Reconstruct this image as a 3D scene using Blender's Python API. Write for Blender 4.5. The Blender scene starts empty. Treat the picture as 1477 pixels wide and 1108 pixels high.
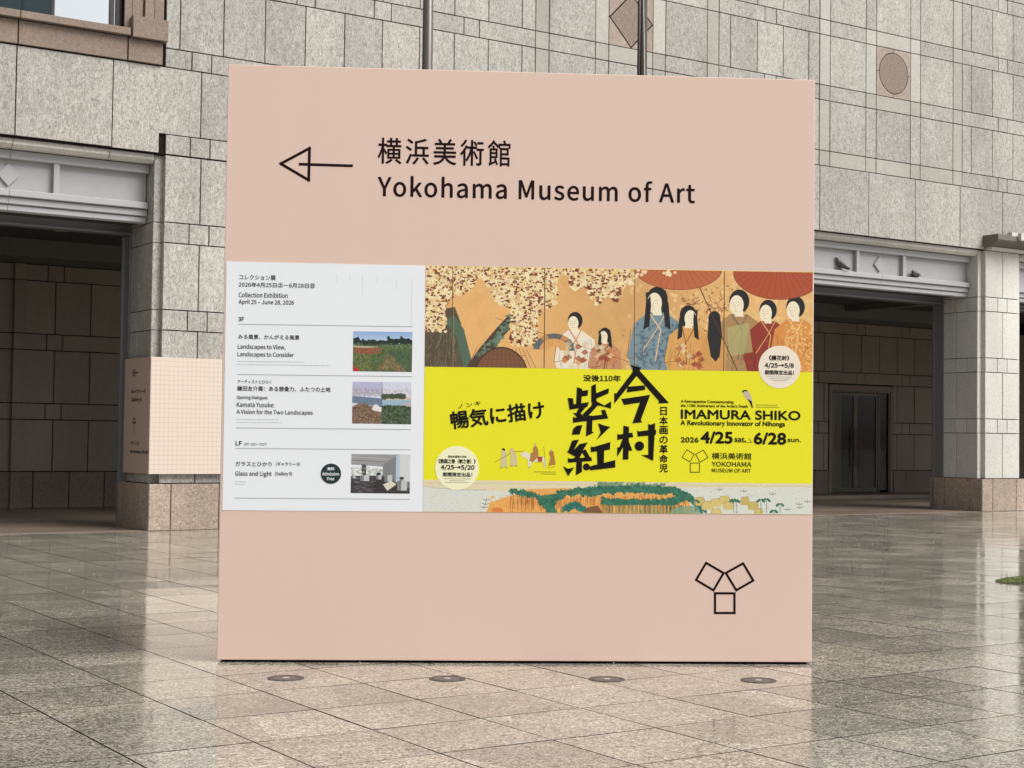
import bpy, bmesh, math, random, os
import numpy as np
from mathutils import Vector, Matrix
random.seed(7); rng = np.random.default_rng(11)
SC = bpy.context.scene
COL = SC.collection
R = math.radians

# ---------------------------------------------------------------- camera
EYE = 1.55
PITCH, ROLL, YAW = R(2.007), R(0.731), R(33.271)
FPX = 2222.0
def cam_axes():
    cy, sy = math.cos(YAW), math.sin(YAW)
    f = Vector((sy*math.cos(PITCH), cy*math.cos(PITCH), math.sin(PITCH)))
    r = Vector((cy, -sy, 0)); u = r.cross(f)
    r2 = math.cos(ROLL)*r + math.sin(ROLL)*u
    u2 = -math.sin(ROLL)*r + math.cos(ROLL)*u
    return r2, u2, f
CR, CU, CF = cam_axes()
cam = bpy.data.cameras.new('camera'); cam_o = bpy.data.objects.new('camera', cam); COL.objects.link(cam_o)
cam.sensor_width = 36; cam.lens = FPX/1477*36; cam.clip_end = 2000; cam.clip_start = .05
cam_o.matrix_world = Matrix(((CR.x, CU.x, -CF.x, 0), (CR.y, CU.y, -CF.y, 0), (CR.z, CU.z, -CF.z, EYE), (0, 0, 0, 1)))
SC.camera = cam_o

# ---------------------------------------------------------------- world, sun, exposure
SUN_EL, SUN_AZ = R(48), R(146)      # azimuth from +Y, clockwise: behind and to the right of the viewer
w = bpy.data.worlds.new('World'); SC.world = w; w.use_nodes = True
nt = w.node_tree; bg = nt.nodes['Background']
sky = nt.nodes.new('ShaderNodeTexSky'); sky.sky_type = 'NISHITA'; sky.sun_disc = False
sky.sun_elevation = SUN_EL; sky.sun_rotation = SUN_AZ; sky.dust_density = 3; sky.air_density = 1
hs = nt.nodes.new('ShaderNodeHueSaturation'); hs.inputs['Saturation'].default_value = .16
nt.links.new(sky.outputs[0], hs.inputs['Color']); nt.links.new(hs.outputs[0], bg.inputs[0])
bg.inputs[1].default_value = .10
sun = bpy.data.lights.new('sun', 'SUN'); sun.energy = 2.5; sun.angle = R(40); sun.color = (1, .975, .925)
so = bpy.data.objects.new('sun', sun); COL.objects.link(so)
sd = Vector((math.sin(SUN_AZ)*math.cos(SUN_EL), math.cos(SUN_AZ)*math.cos(SUN_EL), math.sin(SUN_EL)))
so.rotation_euler = sd.to_track_quat('Z', 'Y').to_euler()
SC.view_settings.view_transform = 'Standard'; SC.view_settings.look = 'None'
SC.view_settings.gamma = 1; SC.view_settings.use_curve_mapping = False
SC.view_settings.exposure = 0.71
SC.cycles.max_bounces = 8; SC.cycles.diffuse_bounces = 4; SC.cycles.glossy_bounces = 5
SC.cycles.sample_clamp_indirect = 6

# ---------------------------------------------------------------- materials
def srgb(*c):
    return tuple(((v/255)/12.92 if v/255 <= .04045 else ((v/255+.055)/1.055)**2.4) for v in c)
class NB:
    def __init__(s, name):
        s.m = bpy.data.materials.new(name); s.m.use_nodes = True
        s.t = s.m.node_tree; s.p = s.t.nodes['Principled BSDF']; s.l = s.t.links.new
        g = s.t.nodes.new('ShaderNodeNewGeometry'); s.pos = g.outputs['Position']
    def n(s, ty, **k):
        x = s.t.nodes.new(ty)
        for a, b in k.items(): setattr(x, a, b)
        return x
    def mapping(s, scale, rot=(0, 0, 0), src=None):
        x = s.n('ShaderNodeMapping'); x.inputs['Scale'].default_value = scale; x.inputs['Rotation'].default_value = rot
        s.l(src or s.pos, x.inputs[0]); return x.outputs[0]
    def noise(s, vec, scale, detail=3, rough=.5, dist=0):
        x = s.n('ShaderNodeTexNoise'); x.inputs['Scale'].default_value = scale; x.inputs['Detail'].default_value = detail
        x.inputs['Roughness'].default_value = rough; x.inputs['Distortion'].default_value = dist
        s.l(vec, x.inputs['Vector']); return x.outputs['Fac']
    def ramp(s, fac, stops):
        x = s.n('ShaderNodeValToRGB'); e = x.color_ramp.elements
        while len(e) < len(stops): e.new(.5)
        for q, (p, c) in zip(e, stops):
            q.position = p; q.color = (*(c if hasattr(c, '__len__') else (c, c, c)), 1)
        s.l(fac, x.inputs[0]); return x.outputs[0]
    def mix(s, a, b, fac, mode='MIX'):
        x = s.n('ShaderNodeMix', data_type='RGBA', blend_type=mode)
        for sock, v in ((x.inputs[0], fac), (x.inputs[6], a), (x.inputs[7], b)):
            if hasattr(v, 'is_linked'): s.l(v, sock)
            else: sock.default_value = v if not hasattr(v, '__len__') else (*v, 1)[:4]
        return x.outputs[2]
    def math(s, op, a, b=0):
        x = s.n('ShaderNodeMath', operation=op)
        for sock, v in ((x.inputs[0], a), (x.inputs[1], b)):
            if hasattr(v, 'is_linked'): s.l(v, sock)
            else: sock.default_value = v
        return x.outputs[0]
    def bump(s, h, strength=.3, dist=.01, prev=None):
        x = s.n('ShaderNodeBump'); x.inputs['Strength'].default_value = strength; x.inputs['Distance'].default_value = dist
        s.l(h, x.inputs['Height'])
        if prev: s.l(prev, x.inputs['Normal'])
        s.l(x.outputs[0], s.p.inputs['Normal']); return x.outputs[0]
    def set(s, **k):
        for a, v in k.items():
            i = s.p.inputs[a.replace('_', ' ')]
            if hasattr(v, 'is_linked'): s.l(v, i)
            else: i.default_value = v if not hasattr(v, '__len__') else (*v, 1)[:4]
        return s.m
def plain(name, c, rough=.5, metal=0, spec=.5, var=.04):
    b = NB(name); f = b.noise(b.pos, 6, 4)
    col = b.mix(c, tuple(x*(1-var*3) for x in c), f)
    b.set(Base_Color=col, Roughness=rough, Metallic=metal); b.p.inputs['Specular IOR Level'].default_value = spec
    return b.m
def stone(name, base, dark, light, scale=26, stretch=.55, amt=.8, rough=.75, bump=.35, stain=.14, rand=.13):
    """Flamed granite: short irregular strokes of lighter and darker crystal, each slab a little different."""
    b = NB(name)
    v = b.mapping((1, 1, stretch))
    oi = b.n('ShaderNodeObjectInfo')
    f1 = b.noise(v, scale, 3, .6, 1.4)
    f2 = b.noise(b.mapping((1, 1, stretch*1.1)), scale*2.6, 2, .5, .6)
    f = b.math('ADD', b.math('MULTIPLY', f1, .72), b.math('MULTIPLY', f2, .28))
    c = b.ramp(f, ((.36, dark), (.47, tuple((x*2+y)/3 for x, y in zip(base, dark))), (.53, base), (.66, light)))
    c = b.mix(base, c, amt)
    st = b.ramp(b.noise(b.mapping((1, 1, .35)), .9, 5, .6), ((.3, 1-stain), (.7, 1+stain*.4)))
    c = b.mix(c, st, 1, 'MULTIPLY')
    rv = b.math('ADD', b.math('MULTIPLY', oi.outputs['Random'], rand), 1-rand/2)
    vv = b.n('ShaderNodeCombineXYZ')
    for i in range(3): b.l(rv, vv.inputs[i])
    c = b.mix(c, vv.outputs[0], 1, 'MULTIPLY')
    b.bump(f, bump, .006)
    b.set(Base_Color=c, Roughness=rough)
    return b.m
M = {}
M['wall'] = stone('flamed_granite', (.365, .347, .315), (.18, .168, .148), (.50, .485, .448), 25, .5, .88, bump=.55, stain=.2, rand=.19)
M['smooth_dark'] = stone('honed_granite_dark', (.335, .325, .285), (.26, .25, .22), (.41, .40, .36), 16, 1, .6, bump=.1)
M['smooth'] = stone('honed_granite', (.40, .39, .352), (.31, .303, .27), (.48, .47, .43), 16, 1, .6, bump=.1)
M['pier'] = stone('pier_granite', (.54, .525, .485), (.38, .37, .34), (.66, .645, .60), 30, .8, .7, bump=.15)
M['brown'] = stone('brown_granite', (.215, .163, .128), (.13, .097, .075), (.29, .225, .18), 26, .8, .7, bump=.15)
M['rose'] = stone('rose_granite', (.31, .245, .205), (.20, .155, .13), (.40, .33, .28), 20, .6, .7, bump=.15)
M['plinth'] = stone('plinth_granite', (.36, .285, .225), (.17, .125, .10), (.52, .43, .355), 26, 1, .9, bump=.3, stain=.3)
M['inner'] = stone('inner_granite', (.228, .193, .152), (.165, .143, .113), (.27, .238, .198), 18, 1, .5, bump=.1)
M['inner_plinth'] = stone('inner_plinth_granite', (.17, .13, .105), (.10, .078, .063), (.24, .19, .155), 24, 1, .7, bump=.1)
M['mortar'] = plain('dark_joint_sealant', (.014, .011, .009), .95, 0, .1)
M['metal'] = plain('painted_grey_metal', (.36, .355, .365), .45, 0, .5)
M['rail'] = plain('grey_guide_rail', (.20, .205, .21), .4, .3)
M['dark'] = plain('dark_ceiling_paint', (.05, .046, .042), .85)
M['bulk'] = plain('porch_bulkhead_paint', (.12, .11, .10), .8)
M['black'] = plain('black_ink', (.009, .007, .007), .6, 0, .12, 0)
M['ink'] = plain('maroon_black_ink', (.012, .003, .004), .6, 0, .12, 0)
M['grey_ink'] = plain('soft_black_ink', (.02, .02, .022), .6, 0, .15, 0)
M['line'] = plain('grey_hairline_ink', (.33, .34, .35), .5, 0, .4, 0)
M['alu'] = plain('bronze_aluminium', (.075, .060, .048), .4, .5)
M['bronze'] = plain('dark_bronze_frame', (.06, .05, .045), .35, .5)
M['pole_dark'] = plain('dark_bronze_pole', (.115, .10, .09), .35, .3)
M['pole_grey'] = plain('weathered_grey_pole', (.19, .19, .175), .4, .3)
M['rope'] = plain('pale_rope', (.55, .53, .5), .8)

def board_mat():
    b = NB('pink_painted_board')
    f = b.noise(b.mapping((1, 1, .08)), 3.2, 4, .6)
    g = b.noise(b.pos, 220, 2)
    c = b.mix((.715, .532, .452), (.69, .508, .432), f)
    # scuffs close to the foot
    sc_ = b.ramp(b.noise(b.mapping((30, 30, 9)), 1, 2), ((.72, 0.0), (.80, 1)))
    z = b.n('ShaderNodeSeparateXYZ'); b.l(b.pos, z.inputs[0])
    zm = b.n('ShaderNodeMapRange'); b.l(z.outputs[2], zm.inputs[0])
    zm.inputs[1].default_value = .02; zm.inputs[2].default_value = .22; zm.inputs[3].default_value = .35; zm.inputs[4].default_value = 0
    c = b.mix(c, (.30, .21, .18), b.math('MULTIPLY', sc_, zm.outputs[0]))
    b.bump(g, .08, .001)
    return b.set(Base_Color=c, Roughness=.42)
M['board'] = board_mat()
def sheet_mat(name, c, rough=.38, wob=.03):
    b = NB(name); f = b.noise(b.mapping((1, 1, .2)), 2.5, 4)
    col = b.mix(c, tuple(x*(1-wob) for x in c), f)
    b.bump(b.noise(b.mapping((1, 1, .5)), 7, 2), .05, .004)
    return b.set(Base_Color=col, Roughness=rough)
M['white_sheet'] = sheet_mat('white_print', srgb(232, 235, 240))
M['yellow_sheet'] = sheet_mat('yellow_print', srgb(232, 226, 24))
M['cream_spot'] = sheet_mat('cream_spot_print', srgb(240, 238, 200))
M['pearl_spot'] = sheet_mat('pearl_spot_print', srgb(236, 224, 205))
M['teal_spot'] = sheet_mat('dark_teal_print', srgb(8, 44, 44))
M['white_ink'] = sheet_mat('white_ink', srgb(235, 235, 235))

def floor_mat():
    b = NB('wet_granite_paving')
    sx = b.n('ShaderNodeVectorMath', operation='SUBTRACT'); b.l(b.pos, sx.inputs[0]); sx.inputs[1].default_value = (2.552, 5.16, 0)
    dv = b.n('ShaderNodeVectorMath', operation='DIVIDE'); b.l(sx.outputs[0], dv.inputs[0]); dv.inputs[1].default_value = (.675, .695, 1000)
    fl = b.n('ShaderNodeVectorMath', operation='FLOOR'); b.l(dv.outputs[0], fl.inputs[0])
    wn = b.n('ShaderNodeTexWhiteNoise', noise_dimensions='3D'); b.l(fl.outputs[0], wn.inputs['Vector'])
    rnd = wn.outputs['Value']; rc = b.n('ShaderNodeSeparateColor'); b.l(wn.outputs['Color'], rc.inputs[0])
    f1 = b.noise(b.pos, 27, 3, .62, 2.2); f2 = b.noise(b.pos, 90, 2, .6)
    f = b.math('ADD', b.math('MULTIPLY', f1, .75), b.math('MULTIPLY', f2, .25))
    c = b.ramp(f, ((.37, (.03, .024, .017)), (.43, (.19, .17, .137)), (.51, (.335, .308, .255)), (.60, (.58, .55, .48))))
    tv = b.math('ADD', b.math('MULTIPLY', rnd, .34), .82)
    vv = b.n('ShaderNodeCombineXYZ')
    for i in range(3): b.l(tv, vv.inputs[i])
    c = b.mix(c, vv.outputs[0], 1, 'MULTIPLY')
    dirt = b.ramp(b.noise(b.pos, .7, 5, .6), ((.3, .80), (.7, 1.06)))
    c = b.mix(c, dirt, 1, 'MULTIPLY')
    wet = b.ramp(b.noise(b.mapping((1, 1.25, 1)), 1.15, 6, .62, .8), ((.36, 0.0), (.62, 1.0)))   # 0 standing film of water, 1 draining patch
    r = b.math('ADD', b.math('MULTIPLY', wet, .05), b.math('MULTIPLY', rc.outputs[1], .09))
    r = b.math('ADD', r, .025)
    c = b.mix(c, b.mix((.86, .86, .87), (1.06, 1.05, 1.02), wet), 1, 'MULTIPLY')
    n1 = b.bump(b.noise(b.mapping((1, 1, 1)), 2.6, 3, .55), .06, .012)
    n2 = b.bump(f, .07, .0015, n1)
    b.bump(b.noise(b.pos, 9, 2, .5), .035, .003, n2)
    b.set(Base_Color=c, Roughness=r)
    b.p.inputs['IOR'].default_value = 1.5
    b.p.inputs['Specular IOR Level'].default_value = .75
    return b.m
M['floor'] = floor_mat()
M['porch_floor'] = None
def porch_mat():
    b = NB('damp_porch_paving')
    f = b.noise(b.pos, 30, 3, .6, 1)
    c = b.ramp(f, ((.35, (.15, .118, .09)), (.65, (.27, .22, .175))))
    g = b.noise(b.mapping((.25, 1.6, 1)), 1.2, 4)
    c = b.mix(c, b.ramp(g, ((.35, .6), (.65, 1.1))), 1, 'MULTIPLY')
    return b.set(Base_Color=c, Roughness=.3)
M['porch_floor'] = porch_mat()
def glass_mat(name, tint=(.02, .025, .028), rough=.02):
    b = NB(name); b.set(Base_Color=tint, Roughness=rough)
    b.p.inputs['Specular IOR Level'].default_value = 1.0; b.p.inputs['IOR'].default_value = 1.6
    return b.m
def mirror_glass():
    b = NB('reflective_window_glass'); b.set(Base_Color=(.52, .555, .57), Roughness=.015, Metallic=1.0)
    b.bump(b.noise(b.pos, .6, 1), .03, .01)
    return b.m
M['mirror'] = mirror_glass()
def clear_glass():
    b = NB('clear_door_glass'); b.set(Base_Color=(.8, .85, .85), Roughness=.01)
    b.p.inputs['Transmission Weight'].default_value = 1; b.p.inputs['IOR'].default_value = 1.18
    return b.m
M['glass'] = clear_glass()

# ---------------------------------------------------------------- object helpers
def tag(o, label=None, cat=None, group=None, kind=None):
    if label: o['label'] = label
    if cat: o['category'] = cat
    if group: o['group'] = group
    if kind: o['kind'] = kind
    return o
def empty(name, loc=(0, 0, 0), rz=0):
    o = bpy.data.objects.new(name, None); COL.objects.link(o); o.location = loc; o.rotation_euler = (0, 0, rz)
    o.empty_display_size = .2
    return o
def link(name, me, mat, parent=None, loc=None):
    o = bpy.data.objects.new(name, me); COL.objects.link(o)
    if mat and not me.materials: me.materials.append(mat)
    if parent: o.parent = parent
    if loc: o.location = loc
    return o
def mesh(name, vs, fs):
    me = bpy.data.meshes.new(name); me.from_pydata([tuple(v) for v in vs], [], fs); me.update(); return me
class MB:
    """collects simple solids into one mesh"""
    def __init__(s): s.v = []; s.f = []
    def add(s, vs, fs):
        n = len(s.v); s.v += [tuple(v) for v in vs]; s.f += [tuple(i+n for i in f) for f in fs]; return s
    def box(s, x0, x1, y0, y1, z0, z1):
        return s.add([(x0, y0, z0), (x1, y0, z0), (x1, y1, z0), (x0, y1, z0), (x0, y0, z1), (x1, y0, z1), (x1, y1, z1), (x0, y1, z1)],
                     [(0, 3, 2, 1), (4, 5, 6, 7), (0, 1, 5, 4), (1, 2, 6, 5), (2, 3, 7, 6), (3, 0, 4, 7)])
    def prism_xz(s, pts, y0, y1):     # pts (x,z) counter-clockwise seen from -Y
        n = len(pts); v = [(x, y0, z) for x, z in pts]+[(x, y1, z) for x, z in pts]
        f = [tuple(range(n)), tuple(range(2*n-1, n-1, -1))]+[(i, i+n, (i+1) % n+n, (i+1) % n) for i in range(n)]
        return s.add(v, f)
    def prism_yz(s, pts, x0, x1):
        n = len(pts); v = [(x0, y, z) for y, z in pts]+[(x1, y, z) for y, z in pts]
        return s.add(v, [tuple(range(n)), tuple(range(2*n-1, n-1, -1))]+[(i, i+n, (i+1) % n+n, (i+1) % n) for i in range(n)])
    def tube(s, pts, rad, n=12, cap=True):
        rings = []
        for i, p in enumerate(pts):
            p = Vector(p); a = Vector(pts[max(i-1, 0)]); b = Vector(pts[min(i+1, len(pts)-1)])
            d = (b-a).normalized(); u = d.orthogonal().normalized() if i == 0 else (u-d*u.dot(d)).normalized(); w_ = d.cross(u)
            r = rad[i] if hasattr(rad, '__len__') else rad
            ra, rb = r if hasattr(r, '__len__') else (r, r)
            rings.append([p+u*math.cos(2*math.pi*k/n)*ra+w_*math.sin(2*math.pi*k/n)*rb for k in range(n)])
        v = [q for r_ in rings for q in r_]; f = []
        for i in range(len(rings)-1):
            for k in range(n):
                f.append((i*n+k, i*n+(k+1) % n, (i+1)*n+(k+1) % n, (i+1)*n+k))
        if cap: f += [tuple(range(n-1, -1, -1)), tuple(range((len(rings)-1)*n, len(rings)*n))]
        return s.add(v, f)
    def build(s, name, mat, parent=None, smooth=False, loc=None):
        me = mesh(name, s.v, s.f)
        if smooth: me.shade_smooth()
        bm = bmesh.new(); bm.from_mesh(me); bmesh.ops.recalc_face_normals(bm, faces=bm.faces); bm.to_mesh(me); bm.free()
        if smooth: me.shade_smooth()
        return link(name, me, mat, parent, loc)

_cache = {}
def slab(name, x0, x1, z0, z1, y, mat, parent, gap=.0175, t=.035, jit=.003):
    """one facing stone: a box with a small arris, face at y (looking to -Y); mesh shared between equal sizes"""
    w_, h = round(x1-x0-gap, 3), round(z1-z0-gap, 3); key = (w_, h, t, mat.name)
    if key not in _cache:
        c = .004; v = []; 
        for (yy, i) in ((t, 0), (c, 0), (0, c)):
            v += [(-w_/2+i, yy, -h/2+i), (w_/2-i, yy, -h/2+i), (w_/2-i, yy, h/2-i), (-w_/2+i, yy, h/2-i)]
        f = [(8, 9, 10, 11)]
        for r_ in (0, 4): f += [(r_+k, r_+(k+1) % 4, r_+4+(k+1) % 4, r_+4+k) for k in range(4)]
        _cache[key] = mesh(name, v, f); _cache[key].materials.append(mat)
    o = link(name, _cache[key], None, parent, ((x0+x1)/2, y+random.uniform(-jit, jit), (z0+z1)/2))
    return o
def slab_side(name, y0, y1, z0, z1, x, mat, parent, gap=.016, t=.035):
    """facing stone on a return that looks to -X"""
    o = slab(name, 0, y1-y0, z0, z1, 0, mat, parent, gap, t, 0)
    o.location = (x+random.uniform(-.001, .001), (y0+y1)/2, (z0+z1)/2); o.rotation_euler = (0, 0, -math.pi/2)
    return o

# ---------------------------------------------------------------- ground
GX, GY, X0, Y0 = .675, .695, 2.552, 5.16
me = mesh('ground', [(-250, -250, -.03), (250, -250, -.03), (250, 250, -.03), (-250, 250, -.03)], [(0, 1, 2, 3)])
ground = link('ground', me, M['mortar']); tag(ground, kind='structure')
pave = MB()
def in_view(x, y):
    d = Vector((x, y, -EYE)); z = d.dot(CF)
    if z < .5: return False
    px = 738.5+FPX*d.dot(CR)/z; py = 554-FPX*d.dot(CU)/z
    return -120 < px < 1600 and py < 1215
cand = []
for i in range(-22, 62):
    for j in range(-15, 27):
        cx, cy = X0+(i+.5)*GX, Y0+(j+.5)*GY
        if cy > 23.62: continue
        cand.append((in_view(cx, cy), math.hypot(cx, cy), cx, cy))
vis = sorted([c for c in cand if c[0]], key=lambda c: c[1])[:300]
vs_ = set((c[2], c[3]) for c in vis)
g = .0045
pts, fs, mi = [], [], []
for _, d, cx, cy in cand:
    if (cx, cy) in vs_: continue
    a, b, ty = random.gauss(0, .0009), random.gauss(0, .0009), random.gauss(0, .0004)
    n = len(pts)
    for sx, sy in ((-1, -1), (1, -1), (1, 1), (-1, 1)):
        pts.append((cx+sx*(GX/2-g), cy+sy*(GY/2-g), a*sx*GX/2+b*sy*GY/2+ty))
    for sx, sy in ((-1, -1), (1, -1), (1, 1), (-1, 1)):
        pts.append((cx+sx*(GX/2-g), cy+sy*(GY/2-g), -.029))
    fs += [(n, n+1, n+2, n+3)]+[(n+4+k, n+4+(k+1) % 4, n+(k+1) % 4, n+k) for k in range(4)]; mi += [0, 1, 1, 1, 1]
pavement = link('plaza_pavement', mesh('plaza_pavement', pts, fs), M['floor']); tag(pavement, kind='structure')
pavement.data.materials.append(M['mortar']); pavement.data.polygons.foreach_set('material_index', mi)
tm = MB(); hx, hy = GX/2-g, GY/2-g
c = .0006
tm.add([(-hx, -hy, -.029), (hx, -hy, -.029), (hx, hy, -.029), (-hx, hy, -.029), (-hx, -hy, -c), (hx, -hy, -c), (hx, hy, -c), (-hx, hy, -c),
        (-hx+c, -hy+c, 0), (hx-c, -hy+c, 0), (hx-c, hy-c, 0), (-hx+c, hy-c, 0)],
       [(8, 9, 10, 11)]+[(r_+k, r_+(k+1) % 4, r_+4+(k+1) % 4, r_+4+k) for r_ in (0, 4) for k in range(4)])
tile_me = mesh('paving_tile', tm.v, tm.f); tile_me.materials.append(M['floor']); tile_me.materials.append(M['mortar'])
for p_ in tile_me.polygons: p_.material_index = 0 if p_.index == 0 else 1
for _, d, cx, cy in vis:
    o = link('paving_tile', tile_me, None, pavement, (cx, cy, random.gauss(0, .0003)))
    o.rotation_euler = (random.gauss(0, .0011), random.gauss(0, .0011), 0)
# distant plaza beyond the tiles
oth = MB()
oth.box(-250, X0-22*GX-.01, -250, 23.3, -.025, -.001).box(X0+62*GX+.01, 250, -250, 23.3, -.025, -.001).box(X0-22*GX, X0+62*GX, -250, Y0-15*GY-.01, -.025, -.001)
far = oth.build('outer_plaza_paving', M['floor']); tag(far, kind='structure')

# ---------------------------------------------------------------- the building
YF = 23.7                      # face of the facade stones
B = empty('museum_building', (19, YF, 0))
tag(B, 'pale granite building with metal lintelled portals, filling the background behind the pink sign', 'building')
B.location = (0, 0, 0)
PIERS = [3.48, 9.42, 14.58, 21.89, 29.2, 36.51, 43.82]  # last pier added out of view, its open portal lets skylight into the porch
YB = 31.4
P1 = YF+1.42                   # back of the piers
# dark joint backing of the whole upper wall (lintel zone and above), minus the window
core = MB()
YC = YF+.036
WX0, WX1, WZ0, WZ1 = 4.6, 8.1, 7.93, 10.6
core.box(-12, 52, YC, YC+.5, 6.04, 7.45)
core.box(-12, WX0, YC, YC+.5, 7.45, 21).box(WX0, WX1, YC, YC+.5, 7.45, WZ0).box(WX0, WX1, YC, YC+.5, WZ1, 21).box(WX1, 52, YC, YC+.5, 7.45, 21)
core.build('wall_backing', M['mortar'], B)
top = MB().box(-12, 52, YF, YC, 14.53, 21)
top.build('upper_wall', M['wall'], B)

def zS(j): return 7.44+1.41*j      # bottoms of the narrow courses
def course(name, xs, z0, z1, mat, y=YF, parent=None, **k):
    for a, b_ in zip(xs[:-1], xs[1:]):
        slab(name, a, b_, z0, z1, y, mat(a, b_) if callable(mat) else mat, parent or B, **k)
rects_top = 5
for j in range(5):
    s0, s1, t1 = zS(j), zS(j)+.325, zS(j+1)
    full = j < 4
    # plain bay right of the window
    left = 8.79
    if j == 0:
        course('band_stone', [left, 9.24, 9.58, 11.09, 11.43, 12.57, 12.91, 14.41, 14.74, 15.98], 7.457, s1, M['wall'])
        course('wall_slab', [left, 9.03, 9.78, 10.52, 11.26, 12.0, 12.74, 13.49, 14.21, 14.94, 15.68, 15.98], s1, t1, M['wall'])
    else:
        course('band_stone', [left, 9.24, 9.58, 11.09, 11.43, 12.57, 12.91, 14.41, 14.74, 15.98], s0, s1, M['wall'])
        course('wall_slab', [left, 9.03, 9.78, 10.52, 11.26, 12.0, 12.74, 13.49, 14.21, 14.94, 15.68, 15.98], s1, t1, M['wall'])
    for cx in (18.23, 25.55, 32.87):
        xs = [cx-2.25, cx-1.94, cx-.86, cx-.54, cx+.54, cx+.86, cx+1.94, cx+2.25]
        for a in range(7):
            ring = j in (1, 2)
            edge = a in (0, 6)
            sm = edge or j == 0 or (j in (1, 2) and 2 <= a <= 4)
            dk = j == 0 or a == 6 or (cx < 20 and a == 0)
            slab('band_stone', xs[a], xs[a+1], s0, s1, YF, (M['smooth_dark'] if dk or j == 1 else M['smooth']) if sm else M['wall'], B)
            if j == 1 and a == 3: continue
            slab('frame_stone' if edge or a in (2, 4) else 'wall_slab', xs[a], xs[a+1], s1, t1, YF,
                 (M['smooth_dark'] if dk else M['smooth']) if edge or (j == 1 and a in (2, 4)) else M['wall'], B)
    for cx in (21.885, 29.205):
        course('band_stone', [cx-1.405, cx-.16, cx+.16, cx+1.405], s0, s1, M['wall'])
        course('wall_slab', [cx-1.405, cx-1.095, cx-.365, cx+.365, cx+1.095, cx+1.405], s1, t1, M['wall'])
# inset brown panels: a lozenge and a roundel
def lozenge(cx):
    z0, z1 = zS(1)+.325+.008, zS(2)-.008; h = .532; zc = (z0+z1)/2; hz = (z1-z0)/2
    p = MB().prism_xz([(cx-h+.03, zc), (cx, zc-hz+.03), (cx+h-.03, zc), (cx, zc+hz-.03)], YF-.001, YC)
    p.build('lozenge_stone', M['brown'], B)
    for sx, sz in ((-1, -1), (1, -1), (1, 1), (-1, 1)):
        q = [(cx+sx*h, zc+sz*.012), (cx+sx*h, zc+sz*hz), (cx+sx*.012, zc+sz*hz)]
        MB().prism_xz(q, YF, YC).build('corner_stone', M['rose'], B)
def roundel(cx):
    z0, z1 = zS(1)+.325+.008, zS(2)-.008; h = .532; zc = (z0+z1)/2; hz = (z1-z0)/2; r = .455
    MB().prism_xz([(cx+math.cos(a)*(r-.012), zc+math.sin(a)*(r-.012)) for a in [2*math.pi*k/40 for k in range(40)]], YF-.001, YC).build('roundel_stone', M['brown'], B)
    for k in range(4):
        arc = [math.pi/2*k+math.pi/2*t/10 for t in range(11)]
        d = [(1, 1), (-1, 1), (-1, -1), (1, -1)][k]
        ar = [(cx+math.cos(a)*(r+.006), zc+math.sin(a)*(r+.006)) for a in arc]
        sx, sz = d; g_ = .006
        ar = [(cx+sx*max(abs(x-cx), g_), zc+sz*max(abs(z-zc), g_)) for x, z in ar]
        a0, a1 = ar[0], ar[-1]
        if k % 2 == 0: q = ar+[(a1[0], zc+sz*hz), (cx+sx*h, zc+sz*hz), (cx+sx*h, a0[1])]
        else: q = ar+[(cx+sx*h, a1[1]), (cx+sx*h, zc+sz*hz), (a0[0], zc+sz*hz)]
        MB().prism_xz(q, YF, YC).build('corner_stone', M['rose'], B)
lozenge(18.23); roundel(25.55); lozenge(32.87)
# broad slab course over the portals
xs = [15.96+1.472*k for k in range(14)]
course('wall_slab', xs, 6.04, zS(0), M['wall'])
slab('wall_slab', 4.93, 6.43, 6.06, 7.455, YF, M['wall'], B)
slab('wall_slab', 3.45, 4.93, 6.06, 7.455, YF, M['wall'], B)
slab('wall_slab', 6.43, 7.94, 6.06, 7.455, YF, M['wall'], B)
gq = .008
MB().prism_xz([(7.94+gq, 6.06), (8.705, 6.06), (8.705, 6.378), (9.41-gq, 6.378), (9.41-gq, 7.447), (7.94+gq, 7.447)], YF, YC).build('wall_slab', M['wall'], B)
course('wall_slab', [9.41, 10.9, 12.4, 14.2, 15.96], 6.37, 7.455, M['wall'])
course('wall_slab', [10.15, 11.4, 12.8, 13.85], 6.06, 6.37, M['wall'])
course('band_stone', [8.82, 9.24, 9.58, 10.15], 6.045, 6.37, M['wall'])
course('band_stone', [13.85, 14.4, 14.74, 15.17, 15.96], 6.045, 6.37, M['wall'])

# --- brown stone window at the upper left
AP = YF-.03
course('apron_stone', [3.2, 4.8, 6.435, 8.155], 7.462, 7.845, M['brown'], AP, t=.06)
slab('apron_stone', 8.155, 8.735, 7.462, 7.83, AP-.02, M['brown'], B, t=.08)
course('sill_stone', [3.2, 4.8, 6.44, 8.17], 7.845, 7.97, M['brown'], YF-.13, gap=.012, t=.3)
slab('pilaster_base', 8.185, 8.785, 7.825, 8.18, YF-.15, M['brown'], B, t=.19)
for a, b_, dy in ((8.22, 8.40, -.02), (8.415, 8.57, -.06), (8.585, 8.745, -.02)):
    slab('pilaster_shaft', a, b_, 8.175, 10.8, YF+dy, M['brown'], B, gap=.004, t=.1)
win = MB()
for a, b_ in ((4.6, 4.72), (7.90, 7.965), (8.0, 8.1), (6.985, 7.02), (5.6, 5.63)):
    win.box(a, b_, YF+.10, YF+.17, WZ0, WZ1)
win.box(4.6, 8.1, YF+.10, YF+.17, WZ1-.08, WZ1)
wf = win.build('window_frame', M['bronze'], B)
for a, b_ in ((4.72, 5.6), (5.63, 6.985), (7.02, 7.90), (7.965, 8.0)):
    o = MB().box(a+.002, b_-.002, YF+.14, YF+.15, WZ0+.03, WZ1-.082).build('window_pane', M['mirror'], B)
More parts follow.
